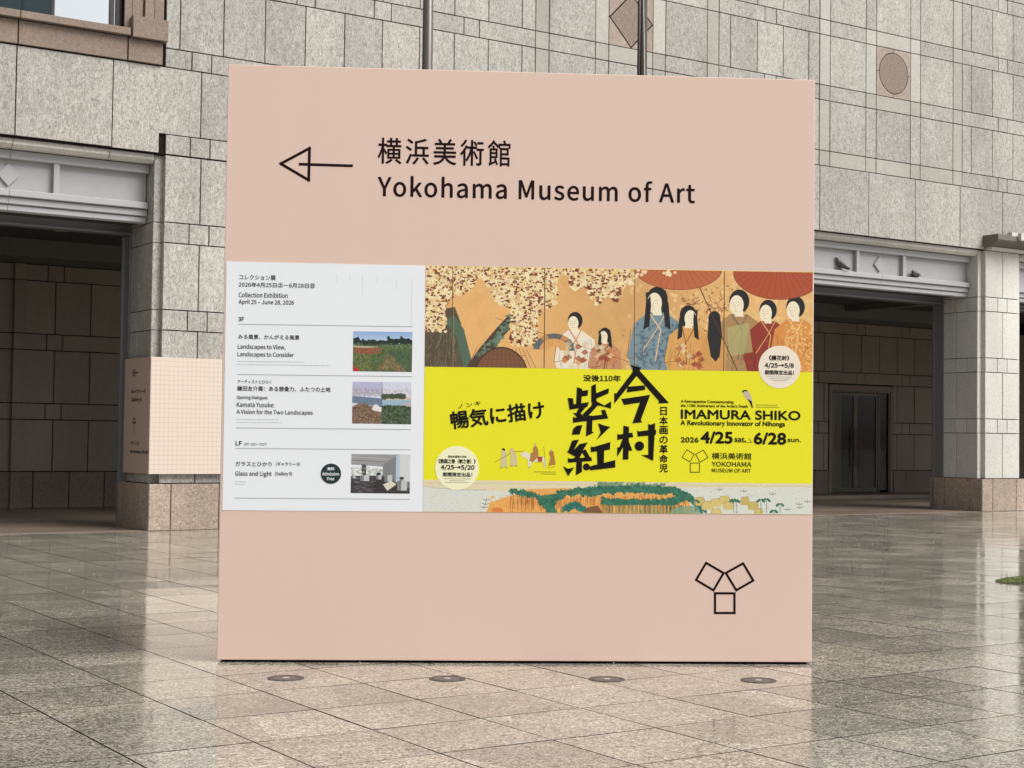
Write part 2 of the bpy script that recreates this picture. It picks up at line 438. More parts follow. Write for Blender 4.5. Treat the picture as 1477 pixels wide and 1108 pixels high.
MB().box(8.1, 8.22, YF-.01, YF+.2, WZ0+.03, WZ1).build('window_reveal', M['brown'], B)

# --- piers
def pier(c):
    PMt = M['wall'] if c < 12 else M['pier']
    x0, x1 = c-.60, c+.59          # proud field
    s0 = c-.74
    pc = MB().box(s0+.034, c+.74-.034, YF+.14, P1-.034, 0, 6.05).box(x0+.034, x1-.034, YF+.036, YF+.15, 0, 6.04)
    pc.build('pier_backing', M['mortar'], B)
    rows = [(.75, 1.80, 't'), (1.80, 2.13, 's'), (2.13, 3.21, 't'), (3.21, 3.54, 's'), (3.54, 4.62, 't'), (4.62, 4.95, 's'), (4.95, 6.035, 't')]
    for z0, z1, k in rows:
        if k == 't': course('pier_slab', [x0, c+.01, x1], z0, z1, PMt)
        else: course('pier_band_stone', [x0, c-.17, c+.17, x1], z0, z1, PMt)
        # step on either side of the field, and the deep returns
        for a, b_ in ((s0, x0+.02), (x1-.02, c+.74)):
            slab('pier_step_stone', a, b_, z0, z1, YF+.105, PMt, B, gap=.010)
        slab_side('pier_reveal_stone', YF+.002, YF+.14, z0, z1, x0+.008, PMt, B, gap=.01, t=.02)
        ys = [YF+.11, YF+.60, P1] if k == 't' else [YF+.11, YF+.42, YF+.76, P1]
        if k == 't': ys = [YF+.11, YF+.72, P1]
        for a, b_ in zip(ys[:-1], ys[1:]):
            slab_side('pier_return_slab', a, b_, z0, z1, s0+.001, PMt, B, gap=.014, t=.033)
        slab('pier_back_slab', s0, c+.74, z0, z1, P1-.034, PMt, B, t=.034)
        MB().box(c+.705, c+.74, YF+.11, P1, z0+.006, z1-.006).build('pier_return_slab', PMt, B)
    # plinth
    px0, px1 = c-.785, c+.785
    MB().box(px0+.03, px1-.03, YF-.045, P1+.03, 0, .738).build('plinth_backing', M['mortar'], B)
    course('plinth_stone', [px0, c-.42, c+.40, px1], .0, .752, M['plinth'], YF-.08, gap=.014)
    for a, b_ in ((YF-.078, YF+.30), (YF+.30, YF+1.02), (YF+1.02, P1+.06)):
        slab_side('plinth_stone', a, b_, 0, .752, px0-.001, M['plinth'], B, gap=.012)
        MB().box(px1-.034, px1, a+.008, b_-.008, .007, .745).build('plinth_stone', M['plinth'], B)
    # shutter guide on the return
    MB().box(s0-.035, s0-.005, P1-.33, P1-.02, .0, 4.83).box(s0-.07, s0-.035, P1-.08, P1-.04, 0, 4.83).build('shutter_guide', M['rail'], B)
    MB().box(c+.745, c+.84, P1-.30, P1-.02, .0, 4.83).build('shutter_guide', M['rail'], B)
for c_ in PIERS: pier(c_)

# --- portals: stone head, metal lintel, shutter box
def portal(ca, cb):
    x0, x1 = ca+.74, cb-.74; c = (x0+x1)/2
    joints = [v for v in (xs if c > 15 else [4.93, 6.43, 7.94, 9.41, 10.9, 12.4]) if x0+.1 < v < x1-.05]
    js = [x0]+joints+[x1]
    MB().box(x0, x1, YF+.15, YF+.5, 5.92, 6.04).build('portal_head_backing', M['mortar'], B)
    for a, b_ in zip(js[:-1], js[1:]):
        MB().prism_yz([(YF+.10, 6.035), (YF+.10, 5.955), (YF+.16, 5.90), (YF+.30, 5.90), (YF+.30, 6.035)], a+.006, b_-.006).build('portal_head_stone', M['pier'], B)
    L = MB().box(x0+.02, x1-.02, YF+.42, YF+.50, 4.95, 5.90).build('lintel', M['metal'], B)
    L['label'] = 'grey painted metal lintel with raised lozenge' 
    # stepped mouldings, each in two lengths
    for z0, z1, yf in ((5.755, 5.895, YF+.30), (5.175, 5.285, YF+.30), (5.062, 5.172, YF+.355), (4.96, 5.058, YF+.395)):
        for a, b_ in ((x0+.015, c-.003), (c+.003, x1-.015)):
            e = YF+.419
            MB().prism_yz([(e, z0), (yf+.012, z0), (yf, z0+.012), (yf, z1-.012), (yf+.012, z1), (e, z1)], a, b_).build('moulding', M['metal'], L)
    for dx in (-.73, .73):
        MB().box(c+dx-.045, c+dx+.045, YF+.325, YF+.419, 5.287, 5.753).build('divider', M['metal'], L)
    MB().prism_xz([(c-.172, 5.515), (c, 5.343), (c+.172, 5.515), (c, 5.687)], YF+.378, YF+.419).build('lozenge_plate', M['metal'], L)
    # shutter box and soffit behind
    MB().box(x0, x1, YF+.51, P1-.31, 4.99, 5.06).build('portal_soffit', M['dark'], B)
    MB().box(x0, x1, P1-.30, P1-.02, 4.85, 5.2).box(x0, x1, P1-.36, P1-.30, 4.835, 4.87).build('shutter_box', M['rail'], B)
for a, b_ in zip(PIERS[:-1], PIERS[1:]): portal(a, b_)
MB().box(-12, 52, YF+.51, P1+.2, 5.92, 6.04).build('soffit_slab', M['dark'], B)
MB().box(-12, PIERS[0]-.75, YF, P1, 0, 6.03).build('end_wall', M['wall'], B)

# --- corbel on the right pier
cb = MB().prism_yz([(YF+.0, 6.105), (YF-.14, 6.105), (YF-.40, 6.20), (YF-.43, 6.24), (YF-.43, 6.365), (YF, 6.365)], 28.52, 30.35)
M['corbel'] = stone('dark_corbel_stone', (.15, .135, .11), (.11, .10, .08), (.20, .185, .15), 14, 1, .6, bump=.1)  # one dark tone over the whole trough, darker than the pier stone
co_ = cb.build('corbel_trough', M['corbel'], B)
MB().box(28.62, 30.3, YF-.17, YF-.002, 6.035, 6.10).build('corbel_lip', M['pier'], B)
MB().box(29.22, 29.36, YF-.52, YF-.43, 6.26, 6.43).box(29.45, 29.57, YF-.52, YF-.43, 6.22, 6.43).box(29.0, 29.57, YF-.432, YF-.30, 6.35, 6.44).build('corbel_bracket', M['pier'], co_)

# --- arcade interior
floor_in = MB().box(PIERS[0]-.8, PIERS[-1]+.8, YF+.02, YB-.001, -.02, .006)
pf = floor_in.build('porch_floor', M['porch_floor'], B)
th = MB()
for i in range(44): th.box(3.0+i*.8+.003, 3.8+i*.8-.003, YF-.09, YF+.018, -.02, .0035)
th.build('threshold_strip', M['inner_plinth'], B)
for i in range(7):
    MB().box(28.8+i*1.2+.004, 30.0+i*1.2-.004, YB-1.5, YB-.002, .0125, .11).build('landing_stone', M['inner_plinth'], B)
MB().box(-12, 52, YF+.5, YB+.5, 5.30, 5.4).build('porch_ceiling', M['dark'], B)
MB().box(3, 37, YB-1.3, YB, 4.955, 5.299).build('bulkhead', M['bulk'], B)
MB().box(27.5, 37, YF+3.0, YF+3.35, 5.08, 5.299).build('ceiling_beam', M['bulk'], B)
MB().box(30.6, 30.95, YF+1.7, YB-1.31, 5.12, 5.298).build('ceiling_beam', M['bulk'], B)
MB().box(2.5, 31.30, YB+.036, YB+.4, 0, 5.3).box(33.86, 45, YB+.036, YB+.4, 0, 5.3).box(31.30, 33.86, YB+.036, YB+.4, 3.2, 5.3).build('back_wall_backing', M['mortar'], B)
MB().box(2.4, 2.6, P1, YB+.4, 0, 5.3).box(44.9, 45.1, P1, YB+.4, 0, 5.3).build('porch_end_wall', M['inner'], B)
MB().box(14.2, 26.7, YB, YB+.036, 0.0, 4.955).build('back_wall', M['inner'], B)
def backwall(xa, xb, phase, pairs, hole=None):
    n0 = math.ceil((xa-phase)/.735); tj = [xa]+[phase+.735*k for k in range(n0, n0+60) if xa+.15 < phase+.735*k < xb-.15]+[xb]
    sj = sorted([xa, xb]+[v for p in pairs if xa+.4 < p < xb-.4 for v in (p-.165, p+.165)])
    rows = [(.0, .75, [v+(.35 if 0 < i < len(tj)-1 else 0) for i, v in enumerate(tj) if i != len(tj)-2], 'p'), (.75, 1.80, tj, 't'), (1.80, 2.13, sj, 's'), (2.13, 3.21, tj, 't'), (3.21, 3.54, sj, 's'), (3.54, 4.62, tj, 't'), (4.62, 4.95, sj, 's')]
    for z0, z1, jj, k in rows:
        for a, b_ in zip(jj[:-1], jj[1:]):
            parts = [(a, b_)]
            if hole and z0 < hole[2]-.3:
                parts = []
                if a < hole[0]: parts.append((a, min(b_, hole[0])))
                if b_ > hole[1]: parts.append((max(a, hole[1]), b_))
            for p, q in parts:
                if q-p < .05: continue
                nm = {'p': 'porch_plinth_stone', 't': 'porch_slab', 's': 'porch_band_stone'}[k]
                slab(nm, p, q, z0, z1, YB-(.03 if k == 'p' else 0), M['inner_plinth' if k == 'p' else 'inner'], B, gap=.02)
backwall(4.2, 14.2, 9.42, [7.57, 9.42, 11.26, 13.1, 5.7])
backwall(26.7, 35.56, 31.11, [27.05, 28.89, 30.73, 32.57, 34.41], (31.28, 33.88, 3.2))
for a, b_ in ((8.56, 8.80), (35.57, 35.82)):
    for z0, z1 in ((0, .75), (.75, 1.8), (1.8, 2.13), (2.13, 3.21), (3.21, 3.54), (3.54, 4.62), (4.62, 4.95)):
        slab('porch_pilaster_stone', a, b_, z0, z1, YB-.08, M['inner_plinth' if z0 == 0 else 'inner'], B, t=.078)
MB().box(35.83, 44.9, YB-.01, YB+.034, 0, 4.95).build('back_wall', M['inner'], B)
# door
D = MB().box(31.30, 31.40, YB-.02, YB+.1, .11, 3.18).box(33.76, 33.86, YB-.02, YB+.1, .11, 3.18).box(31.40, 33.76, YB-.02, YB+.1, 3.03, 3.18).build('door_surround', M['brown'], B)
dr = MB()
for a, b_ in ((31.40, 31.46), (33.70, 33.76)): dr.box(a, b_, YB+.0, YB+.09, .11, 3.03)
dr.box(31.46, 33.70, YB, YB+.09, 2.98, 3.03)
dr.box(33.28, 33.34, YB, YB+.09, .11, 2.98)
fr = dr.build('door_frame', M['alu'], B)
for a, b_, hx_ in ((31.465, 32.37, 32.26), (32.38, 33.275, 32.48)):
    lf = MB().box(a, a+.07, YB+.02, YB+.07, .13, 2.96).box(b_-.07, b_, YB+.02, YB+.07, .13, 2.96).box(a+.07, b_-.07, YB+.02, YB+.07, .13, .25).box(a+.07, b_-.07, YB+.02, YB+.07, 2.88, 2.96).build('door_leaf', M['alu'], B)
    MB().box(a+.07, b_-.07, YB+.04, YB+.05, .25, 2.88).build('pane', M['glass'], lf)
    MB().tube([(hx_, YB+.02, .85), (hx_, YB-.05, .85), (hx_, YB-.05, 1.95), (hx_, YB+.02, 1.95)], .016, 8).build('handle', M['alu'], lf)
MB().box(33.35, 33.69, YB+.04, YB+.05, .12, 2.97).build('side_pane', M['glass'], fr)
room = MB().box(29, 40, YB+5, YB+5.1, 0, 4).box(29, 40, YB+.45, YB+5, -.05, .1).box(29, 40, YB+.45, YB+5, 3.6, 3.7).box(28.9, 29, YB+.45, YB+5, 0, 4).box(40, 40.1, YB+.45, YB+5, 0, 4)
room.build('lobby', M['dark'], B)
warm = plain('warm_timber', (.34, .19, .09), .5); redm = plain('red_upholstery', (.30, .05, .03), .7)
for a in (33.1, 34.55): MB().box(a, a+.3, YB+1.6, YB+1.9, .1, 3.6).build('lobby_column', warm, B)
MB().box(33.9, 34.9, YB+1.2, YB+1.8, .1, 1.6).build('lobby_screen', redm, B)
# downlights in the left porch
for (x, y, dl) in ((10.2, 28.4, 'round downlight nearer the shutter rail in the dark ceiling of the left porch'), (8.6, 28.4, 'round downlight at the far left edge in the dark ceiling of the left porch')):
    r_ = MB().tube([(x, y, 5.285), (x, y, 5.299)], .14, 24).build('downlight', M['metal'])
    tag(r_, dl, 'ceiling light', 'downlights in the left porch')

# ---------------------------------------------------------------- tower across the plaza (seen mirrored in the window)
T = empty('office_tower', (0, 0, 0)); tag(T, 'teal glass office tower across the plaza, mirrored in the upper left window', 'building')
TY = -60
tglass = glass_mat('tower_glass', (.09, .17, .19), .08); tgrey = plain('tower_spandrel', (.22, .24, .26), .5)
tx1 = 6.99+6.99/23.84*(60+23.84)
MB().box(tx1-22, tx1, TY-20, TY, 0, 62).build('tower_body', tglass, T)
fl_ = MB()
for k in range(16): fl_.box(tx1-22.1, tx1+.1, TY-.1, TY+.12, 1+k*4.0, 1.9+k*4.0)
for k in range(12): fl_.box(tx1-22+k*2-.06, tx1-22+k*2+.06, TY, TY+.15, 0, 62)
fl_.box(tx1-15, tx1-11.5, TY, TY+.5, 0, 62)
s_ = fl_.build('tower_spandrel', tgrey, T); s_['kind'] = 'stuff'

# ---------------------------------------------------------------- the sign
SO = Vector((4.1211, 9.8957, 0)); SW = 4.10
E_ = Vector((7.6776-4.1211, 7.8527-9.8957, 0)).normalized(); NRM = Vector((E_.y, -E_.x, 0))     # outward, to the viewer
if NRM.dot(Vector((0, -1, 0))) < 0: NRM = -NRM
SANG = math.atan2(E_.y, E_.x)
def S(px, py):
    """a point measured on the photographed face -> (u, v) metres on the board"""
    d = CF+(px-738.5)/FPX*CR-(py-554)/FPX*CU
    t = (SO-Vector((0, 0, EYE))).dot(NRM)/d.dot(NRM); p = Vector((0, 0, EYE))+d*t
    return ((p-SO).dot(E_), p.z)
SG = empty('museum_sign', SO, SANG)
tag(SG, 'huge square pink signboard standing on the plaza, with arrow, museum name and two exhibition posters', 'sign')
# local frame: x along the face, y to the back, z up
bd = MB().box(0, SW, 0, .55, .018, SW)
bo = bd.build('board', M['board'], SG)
bv = bo.modifiers.new('b', 'BEVEL'); bv.width = .004; bv.segments = 2
MB().box(.03, SW-.03, .03, .52, 0, .018).build('base', M['black'], SG)
def flat(name, polys, mat, parent, off, thick=0.0006):
    """flat print: polygons (u,v) lying off metres proud of the board"""
    bm = bmesh.new()
    for P in polys:
        vs = [bm.verts.new((u, -off, v)) for u, v in P]
        try: bm.faces.new(vs)
        except ValueError: pass
    bm.normal_update(); bmesh.ops.triangulate(bm, faces=bm.faces[:], ngon_method='EAR_CLIP')
    for f in bm.faces:
        f.normal_update()
        if f.normal.y > 0: f.normal_flip()
    me = bpy.data.meshes.new(name); bm.to_mesh(me); bm.free()
    return link(name, me, mat, parent)
def quadpx(a, b, c, d): return [S(*p) for p in (a, b, c, d)]
def sheet(name, P, mat, parent, y0, y1):
    MBx = MB().prism_xz(P, -y1, -y0); return MBx.build(name, mat, parent)
WP = quadpx((320.8, 736), (609.7, 738.3), (613.6, 383.4), (326.8, 377.3))
YP = quadpx((610.2, 738.3), (1171.2, 742.3), (1172.2, 392.8), (614.0, 383.4))
SWm = SW-.002
WP = [(max(u, .004), v) for u, v in WP]; YP = [(min(u, SWm), v) for u, v in YP]
white = sheet('collection_poster', WP, M['white_sheet'], SG, 0.0, .0022)
yellow = sheet('exhibition_poster', YP, M['yellow_sheet'], SG, 0.0, .0022)

# text
FONT = None
try:
    base = os.path.join(bpy.utils.system_resource('DATAFILES'), 'fonts')
    for fn in os.listdir(base):
        if 'CJK' in fn: FONT = bpy.data.fonts.load(os.path.join(base, fn))
except Exception: FONT = None
_dg = None
def glyphs(txt, gill=False, spacing=1.0):
    c = bpy.data.curves.new('t', 'FONT'); c.body = txt; c.size = 1; c.space_character = spacing; c.resolution_u = 4
    if FONT and not gill: c.font = FONT
    o = bpy.data.objects.new('t', c)
    me = bpy.data.meshes.new_from_object(o)
    bpy.data.objects.remove(o); bpy.data.curves.remove(c)
    v = np.array([q.co[:2] for q in me.vertices]).reshape(-1, 2); f = [tuple(p.vertices) for p in me.polygons]
    bpy.data.meshes.remove(me)
    return v, f
def text(txt, x0, x1, yt, yb, parent, mat=None, off=.0034, bold=0., gill=False, spacing=1.0, end=None, name='lettering', mapper=None):
    v, f = glyphs(txt, gill, spacing)
    if len(v) == 0: return
    mn, mx = v.min(0), v.max(0); q = (v-mn)/(mx-mn)
    if mapper is None:
        if end is None:
            u0, va = S(x0, yb); u1, _ = S(x1, (yt+yb)/2); _, vb = S(x0, yt)
            A = np.array([u0, va]); U = np.array([u1-u0, 0]); V = np.array([0, vb-va])
        else:
            A = np.array(S(x0, yb)); Bp = np.array(S(*end)); U = Bp-A; h = abs(S(x0, yt)[1]-A[1]); V = np.array([-U[1], U[0]])/np.linalg.norm(U)*h
    else: A, U, V = mapper
    P = A+q[:, :1]*U+q[:, 1:]*V
    pts, fs = [], []
    shifts = [(0, 0)]
    if bold:
        k = 8; hgt = np.linalg.norm(V)*bold
        shifts += [(math.cos(2*math.pi*i/k)*hgt, math.sin(2*math.pi*i/k)*hgt) for i in range(k)]
    for i, (du, dv) in enumerate(shifts):
        n = len(pts)
        pts += [(p[0]+du, -off-i*.00002, p[1]+dv) for p in P]; fs += [tuple(j+n for j in t) for t in f]
    me = mesh(name, pts, fs)
    return link(name, me, mat or M['black'], parent)
def stroke(p, q, w_):
    p, q = np.array(p), np.array(q); d = (q-p)/np.linalg.norm(q-p); n = np.array([-d[1], d[0]])*w_/2; d = d*w_/2
    return [tuple(p-d-n), tuple(q+d-n), tuple(q+d+n), tuple(p-d+n)]
def lines(name, segs, wpx, mat, parent, off=.0034, closed_sets=()):
    P = []
    for i, (a, b_) in enumerate(segs): P.append(stroke(S(*a), S(*b_), wpx*.004853))
    bm = bmesh.new()
    for i, q in enumerate(P):
        bm.faces.new([bm.verts.new((u, -off-i*.00002, v)) for u, v in q])
    me = bpy.data.meshes.new(name); bm.to_mesh(me); bm.free()
    return link(name, me, mat, parent)
def disc(cx, cy, rpx, mat, parent, off, name='spot'):
    u, v = S(cx, cy); r = rpx*.00486
    return sheet(name, [(u+r*math.cos(2*math.pi*k/48), v+r*math.sin(2*math.pi*k/48)) for k in range(48)], mat, parent, .0023, off)
# heading
text('横浜美術館', 545, 736, 198.5, 236, SG, M['ink'], .001, bold=.011, spacing=1.08)
text('Yokohama Museum of Art', 545, 1002, 253, 283, SG, M['ink'], .001, bold=.02, spacing=1.04)
lines('arrow', [((405, 236.3), (446.5, 214)), ((446.5, 214), (445.3, 260)), ((445.3, 260), (405, 236.3)), ((433, 237), (507, 239.3))], 4.0, M['ink'], SG, .001)
def logo(sets, w_, parent, mat, off):
    segs = []
    for P in sets: segs += [(P[i], P[(i+1) % 4]) for i in range(4)]
    return lines('square_emblem', segs, w_, mat, parent, off)
k_ = .10833
logo([[(980+x*k_, 790+y*k_) for x, y in P] for P in (((355, 203), (588, 338), (453, 568), (222, 430)), ((848, 210), (983, 438), (757, 567), (618, 338)), ((474, 607), (733, 609), (733, 870), (474, 870)))], 3.3, SG, M['ink'], .001)

# collection poster text
g_ = M['grey_ink']
for t in (('コレクション展', 345.4, 397.6, 396.4, 403.5, .02), ('2026年4月25日㊏－6月28日㊐', 344.4, 454.5, 407, 414, .012),
          ('Collection Exhibition', 344.4, 414.9, 421.6, 428.8, .012), ('April 25 – June 28, 2026', 344.4, 424, 432, 440, .012), ('3F', 344, 352, 457.3, 463.4, .04),
          ('みる風景、かんがえる風景', 343.8, 432, 482.3, 489, .02), ('Landscapes to View,', 343, 411.8, 496.5, 504.8, .012), ('Landscapes to Consider', 342.7, 424, 507.5, 515.6, .012),
          ('出品作家と作品の記載、撮影、所蔵、写真提供の注記', 342.7, 439.4, 520.2, 522.4, 0), ('Photograph caption, installation view and courtesy note of the work shown here at right', 342.7, 474.8, 524.8, 526.9, 0),
          ('アーティストとひらく', 342.7, 391.5, 548, 553, .01), ('鎌田友介展：ある想像力、ふたつの土地', 342.3, 476.8, 556.7, 563.8, .022),
          ('Opening Dialogues', 341.7, 386, 570.5, 577, .008), ('Kamata Yusuke:', 341.7, 395.8, 579.9, 587, .012), ('A Vision for the Two Landscapes', 341.3, 451, 590.6, 598.6, .012),
          ('写真提供の注記、撮影、所蔵', 341.3, 404.3, 603.8, 606, 0), ('Photograph caption and courtesy note at right', 341.3, 409.4, 608, 610.2, 0),
          ('LF', 340, 348.8, 636.3, 642.4, .04), ('（2F）ロビーフロア', 352.5, 384.6, 638.6, 642.8, .01),
          ('ガラスとひかり', 339.7, 392, 665.8, 672.3, .02), ('（ギャラリー 9）', 398, 432.7, 666.4, 672.2, .01),
          ('Glass and Light', 339.3, 392, 679.6, 688, .012), ('[Gallery 9]', 397, 421, 680.6, 687, .012),
          ('撮影：山中 悠', 339, 354.5, 694, 696, 0), ('Photo: staff', 339, 357, 697.5, 699.7, 0)):
    if t[0].startswith(('出品', 'Photograph', '写真', '撮影', 'Photo:')):     # illegible fine print: hairline dashes only
        x = t[1]; segs = []
        while x < t[2]-3:
            l_ = random.uniform(1.2, 5); l_ = min(l_, t[2]-x); segs.append(((x, (t[3]+t[4])/2+(x-t[1])*.012), (x+l_, (t[3]+t[4])/2+(x+l_-t[1])*.012))); x += l_+random.uniform(.9, 1.8)
        lines('fine_print', segs, .5, M['line'], white)
        continue
    text(t[0], t[1], t[2], t[3], t[4], white, g_, bold=max(.016, t[5]-.004))
for a, b_ in (((344, 467.7), (594.8, 471.4)), ((342.3, 540.2), (594, 543.3)), ((340.9, 617.2), (592.4, 619.6)), ((339.7, 646.7), (592, 648.8)), ((339, 718.4), (591, 720.2))):
    lines('rule', [(a, b_)], .75, M['line'], white)
bdg = disc(477.4, 683.4, 14.3, M['teal_spot'], white, .0036, 'badge')
text('無料', 472.3, 482.5, 673.9, 678.4, white, M['white_ink'], .0045, bold=.03)
text('Admission', 464.9, 489, 681, 685.7, white, M['white_ink'], .0045, bold=.03)
text('Free', 472, 482, 688.5, 692.8, white, M['white_ink'], .0045, bold=.03)
# faint scrapes on the white sheet
scr = []
for x0_, ya, yb_ in ((486, 395, 408), (505, 396, 406), (523, 397, 428), (544, 400, 411), (560, 398, 409), (572, 404, 418), (594, 402, 470)):
    scr.append(((x0_, ya), (x0_-.4, yb_)))
lines('scrape', scr, .35, plain('scrape_grey', (.55, .56, .58), .6), white, .0026)

# exhibition poster text
k = M['black']
for t in (('没後110年', 841.4, 895, 540.8, 550, .035, 0), ('A Retrospective Commemorating', 981.9, 1058, 576.8, 582.1, .03, 1), ("the 110th Anniversary of the Artist's Death", 981.9, 1078.4, 582.8, 588, .03, 1),
          ('IMAMURA SHIKO', 982.3, 1154, 591, 603.8, .045, 1), ('A Revolutionary Innovator of Nihonga', 981.6, 1132, 606.4, 615.2, .035, 1),
          ('2026', 981.9, 1007.4, 630.9, 638, .05, 1), ('4/25', 1011, 1056, 623.0, 639, .055, 1), ('sat.', 1059.5, 1076, 631.2, 636.8, .05, 1), ('6/28', 1087.8, 1133.2, 624.5, 640.4, .055, 1), ('sun.', 1136, 1154.8, 633, 637.6, .05, 1),
          ('横浜美術館', 1026.6, 1083.6, 652.9, 662.4, .015, 0), ('YOKOHAMA', 1026.6, 1083.6, 665.9, 672.9, .025, 0), ('MUSEUM OF ART', 1026.6, 1082.9, 675.8, 681.2, .025, 0)):
    text(t[0], t[1], t[2], t[3], t[4], yellow, k, bold=t[5], gill=bool(t[6]))
lines('date_arrow', [((1059.5, 637.6), (1084.4, 638.3)), ((1084.4, 638.3), (1080, 632.4))], .6, k, yellow)
k2 = .14895
logo([[(960+x*k2, 540+y*k2) for x, y in P] for P in (((205, 730), (278, 774), (235, 848), (160, 803)), ((367, 733), (410, 807), (333, 850), (290, 774)), ((239, 859), (328, 859), (328, 948), (239, 948)))], .95, yellow, k, .0034)
text('暢気に描け', 652, 786, 594.5, 619.5, yellow, k, bold=.03, end=(786, 603))
text('ノ ン キ', 661, 693.5, 583.5, 589.7, yellow, k, bold=.02, end=(693.5, 584.5))
for i, ch in enumerate('日本画の革命児'):
    yt = 587.2+i*13.72; sh = 1.2 if ch == 'の' else 0
    text(ch, 951.3 if ch not in '日' else 952.5, 962.8 if ch not in '日' else 961.6, yt+sh, yt+11.6-sh*.3, yellow, k, bold=.03)
s2 = .16245
def Kp(x, y): return S(800+x*s2, 520+y*s2)
KAN = [
 [(668, 37), (712, 52), (768, 62), (755, 92), (1015, 378), (922, 382), (925, 360), (727, 138), (530, 385), (528, 288), (546, 295), (690, 105), (692, 68)],
 [(646, 233), (800, 221), (804, 262), (640, 284)], [(590, 338), (612, 340), (848, 305), (765, 528), (777, 550), (690, 558), (757, 374), (615, 396), (605, 372)],
 [(556, 652), (575, 658), (690, 640), (698, 680), (556, 706)], [(610, 578), (660, 590), (655, 878), (605, 882)], [(607, 690), (640, 715), (572, 830), (554, 857), (556, 768), (572, 775)], [(648, 690), (690, 800), (650, 803)],
 [(730, 622), (748, 630), (882, 612), (902, 618), (897, 662), (738, 676)], [(830, 562), (850, 572), (893, 555), (875, 892), (765, 840), (831, 838)],
 [(198, 237), (243, 252), (236, 395), (190, 395)], [(236, 270), (298, 262), (292, 314), (236, 320)], [(116, 333), (164, 336), (172, 428), (132, 438)], [(132, 395), (304, 370), (290, 412), (132, 438)],
 [(325, 228), (365, 207), (374, 392), (325, 372)], [(368, 290), (482, 246), (478, 292), (370, 340)], [(340, 344), (440, 400), (502, 362), (500, 428), (400, 402), (328, 396)],
 [(228, 400), (300, 388), (232, 468), (262, 505), (205, 515), (162, 463), (190, 468)], [(336, 392), (385, 396), (312, 478), (262, 508), (248, 478)], [(162, 500), (180, 508), (462, 478), (476, 515), (162, 553)], [(412, 442), (448, 436), (476, 515), (430, 505)],
 [(286, 485), (338, 492), (332, 632), (350, 640), (278, 674)], [(165, 605), (198, 578), (246, 574), (222, 657), (152, 660)], [(384, 556), (432, 575), (494, 590), (372, 706), (408, 640)],
 [(153, 715), (170, 708), (216, 703), (172, 792), (215, 800), (178, 852), (108, 814), (122, 800)], [(222, 742), (294, 727), (226, 842), (180, 852), (165, 800)],
 [(238, 806), (275, 788), (332, 892), (288, 892)], [(215, 800), (246, 818), (214, 878), (170, 874)], [(116, 864), (134, 872), (326, 858), (332, 892), (118, 908)], [(193, 892), (243, 892), (242, 990), (188, 1020)],
 [(73, 938), (118, 962), (174, 948), (120, 1028)], [(320, 765), (345, 768), (495, 724), (490, 792), (322, 814)], [(375, 785), (440, 775), (436, 932), (380, 936)], [(296, 948), (330, 935), (538, 884), (538, 950), (318, 976)]]
KAN += [[(752+42*math.cos(a), 760+42*math.sin(a)) for a in [2*math.pi*q/24 for q in range(24)]], [(282+31*math.cos(a), 945+31*math.sin(a)) for a in [2*math.pi*q/24 for q in range(24)]]]
for i, P in enumerate(KAN):
    pass
bm = bmesh.new()
for i, P in enumerate(KAN):
    bm.faces.new([bm.verts.new((Kp(*p)[0], -.0040-i*.00001, Kp(*p)[1])) for p in P])
bm.normal_update(); bmesh.ops.triangulate(bm, faces=bm.faces[:], ngon_method='EAR_CLIP')
me = bpy.data.meshes.new('title_lettering'); bm.to_mesh(me); bm.free(); link('title_lettering', me, k, yellow)

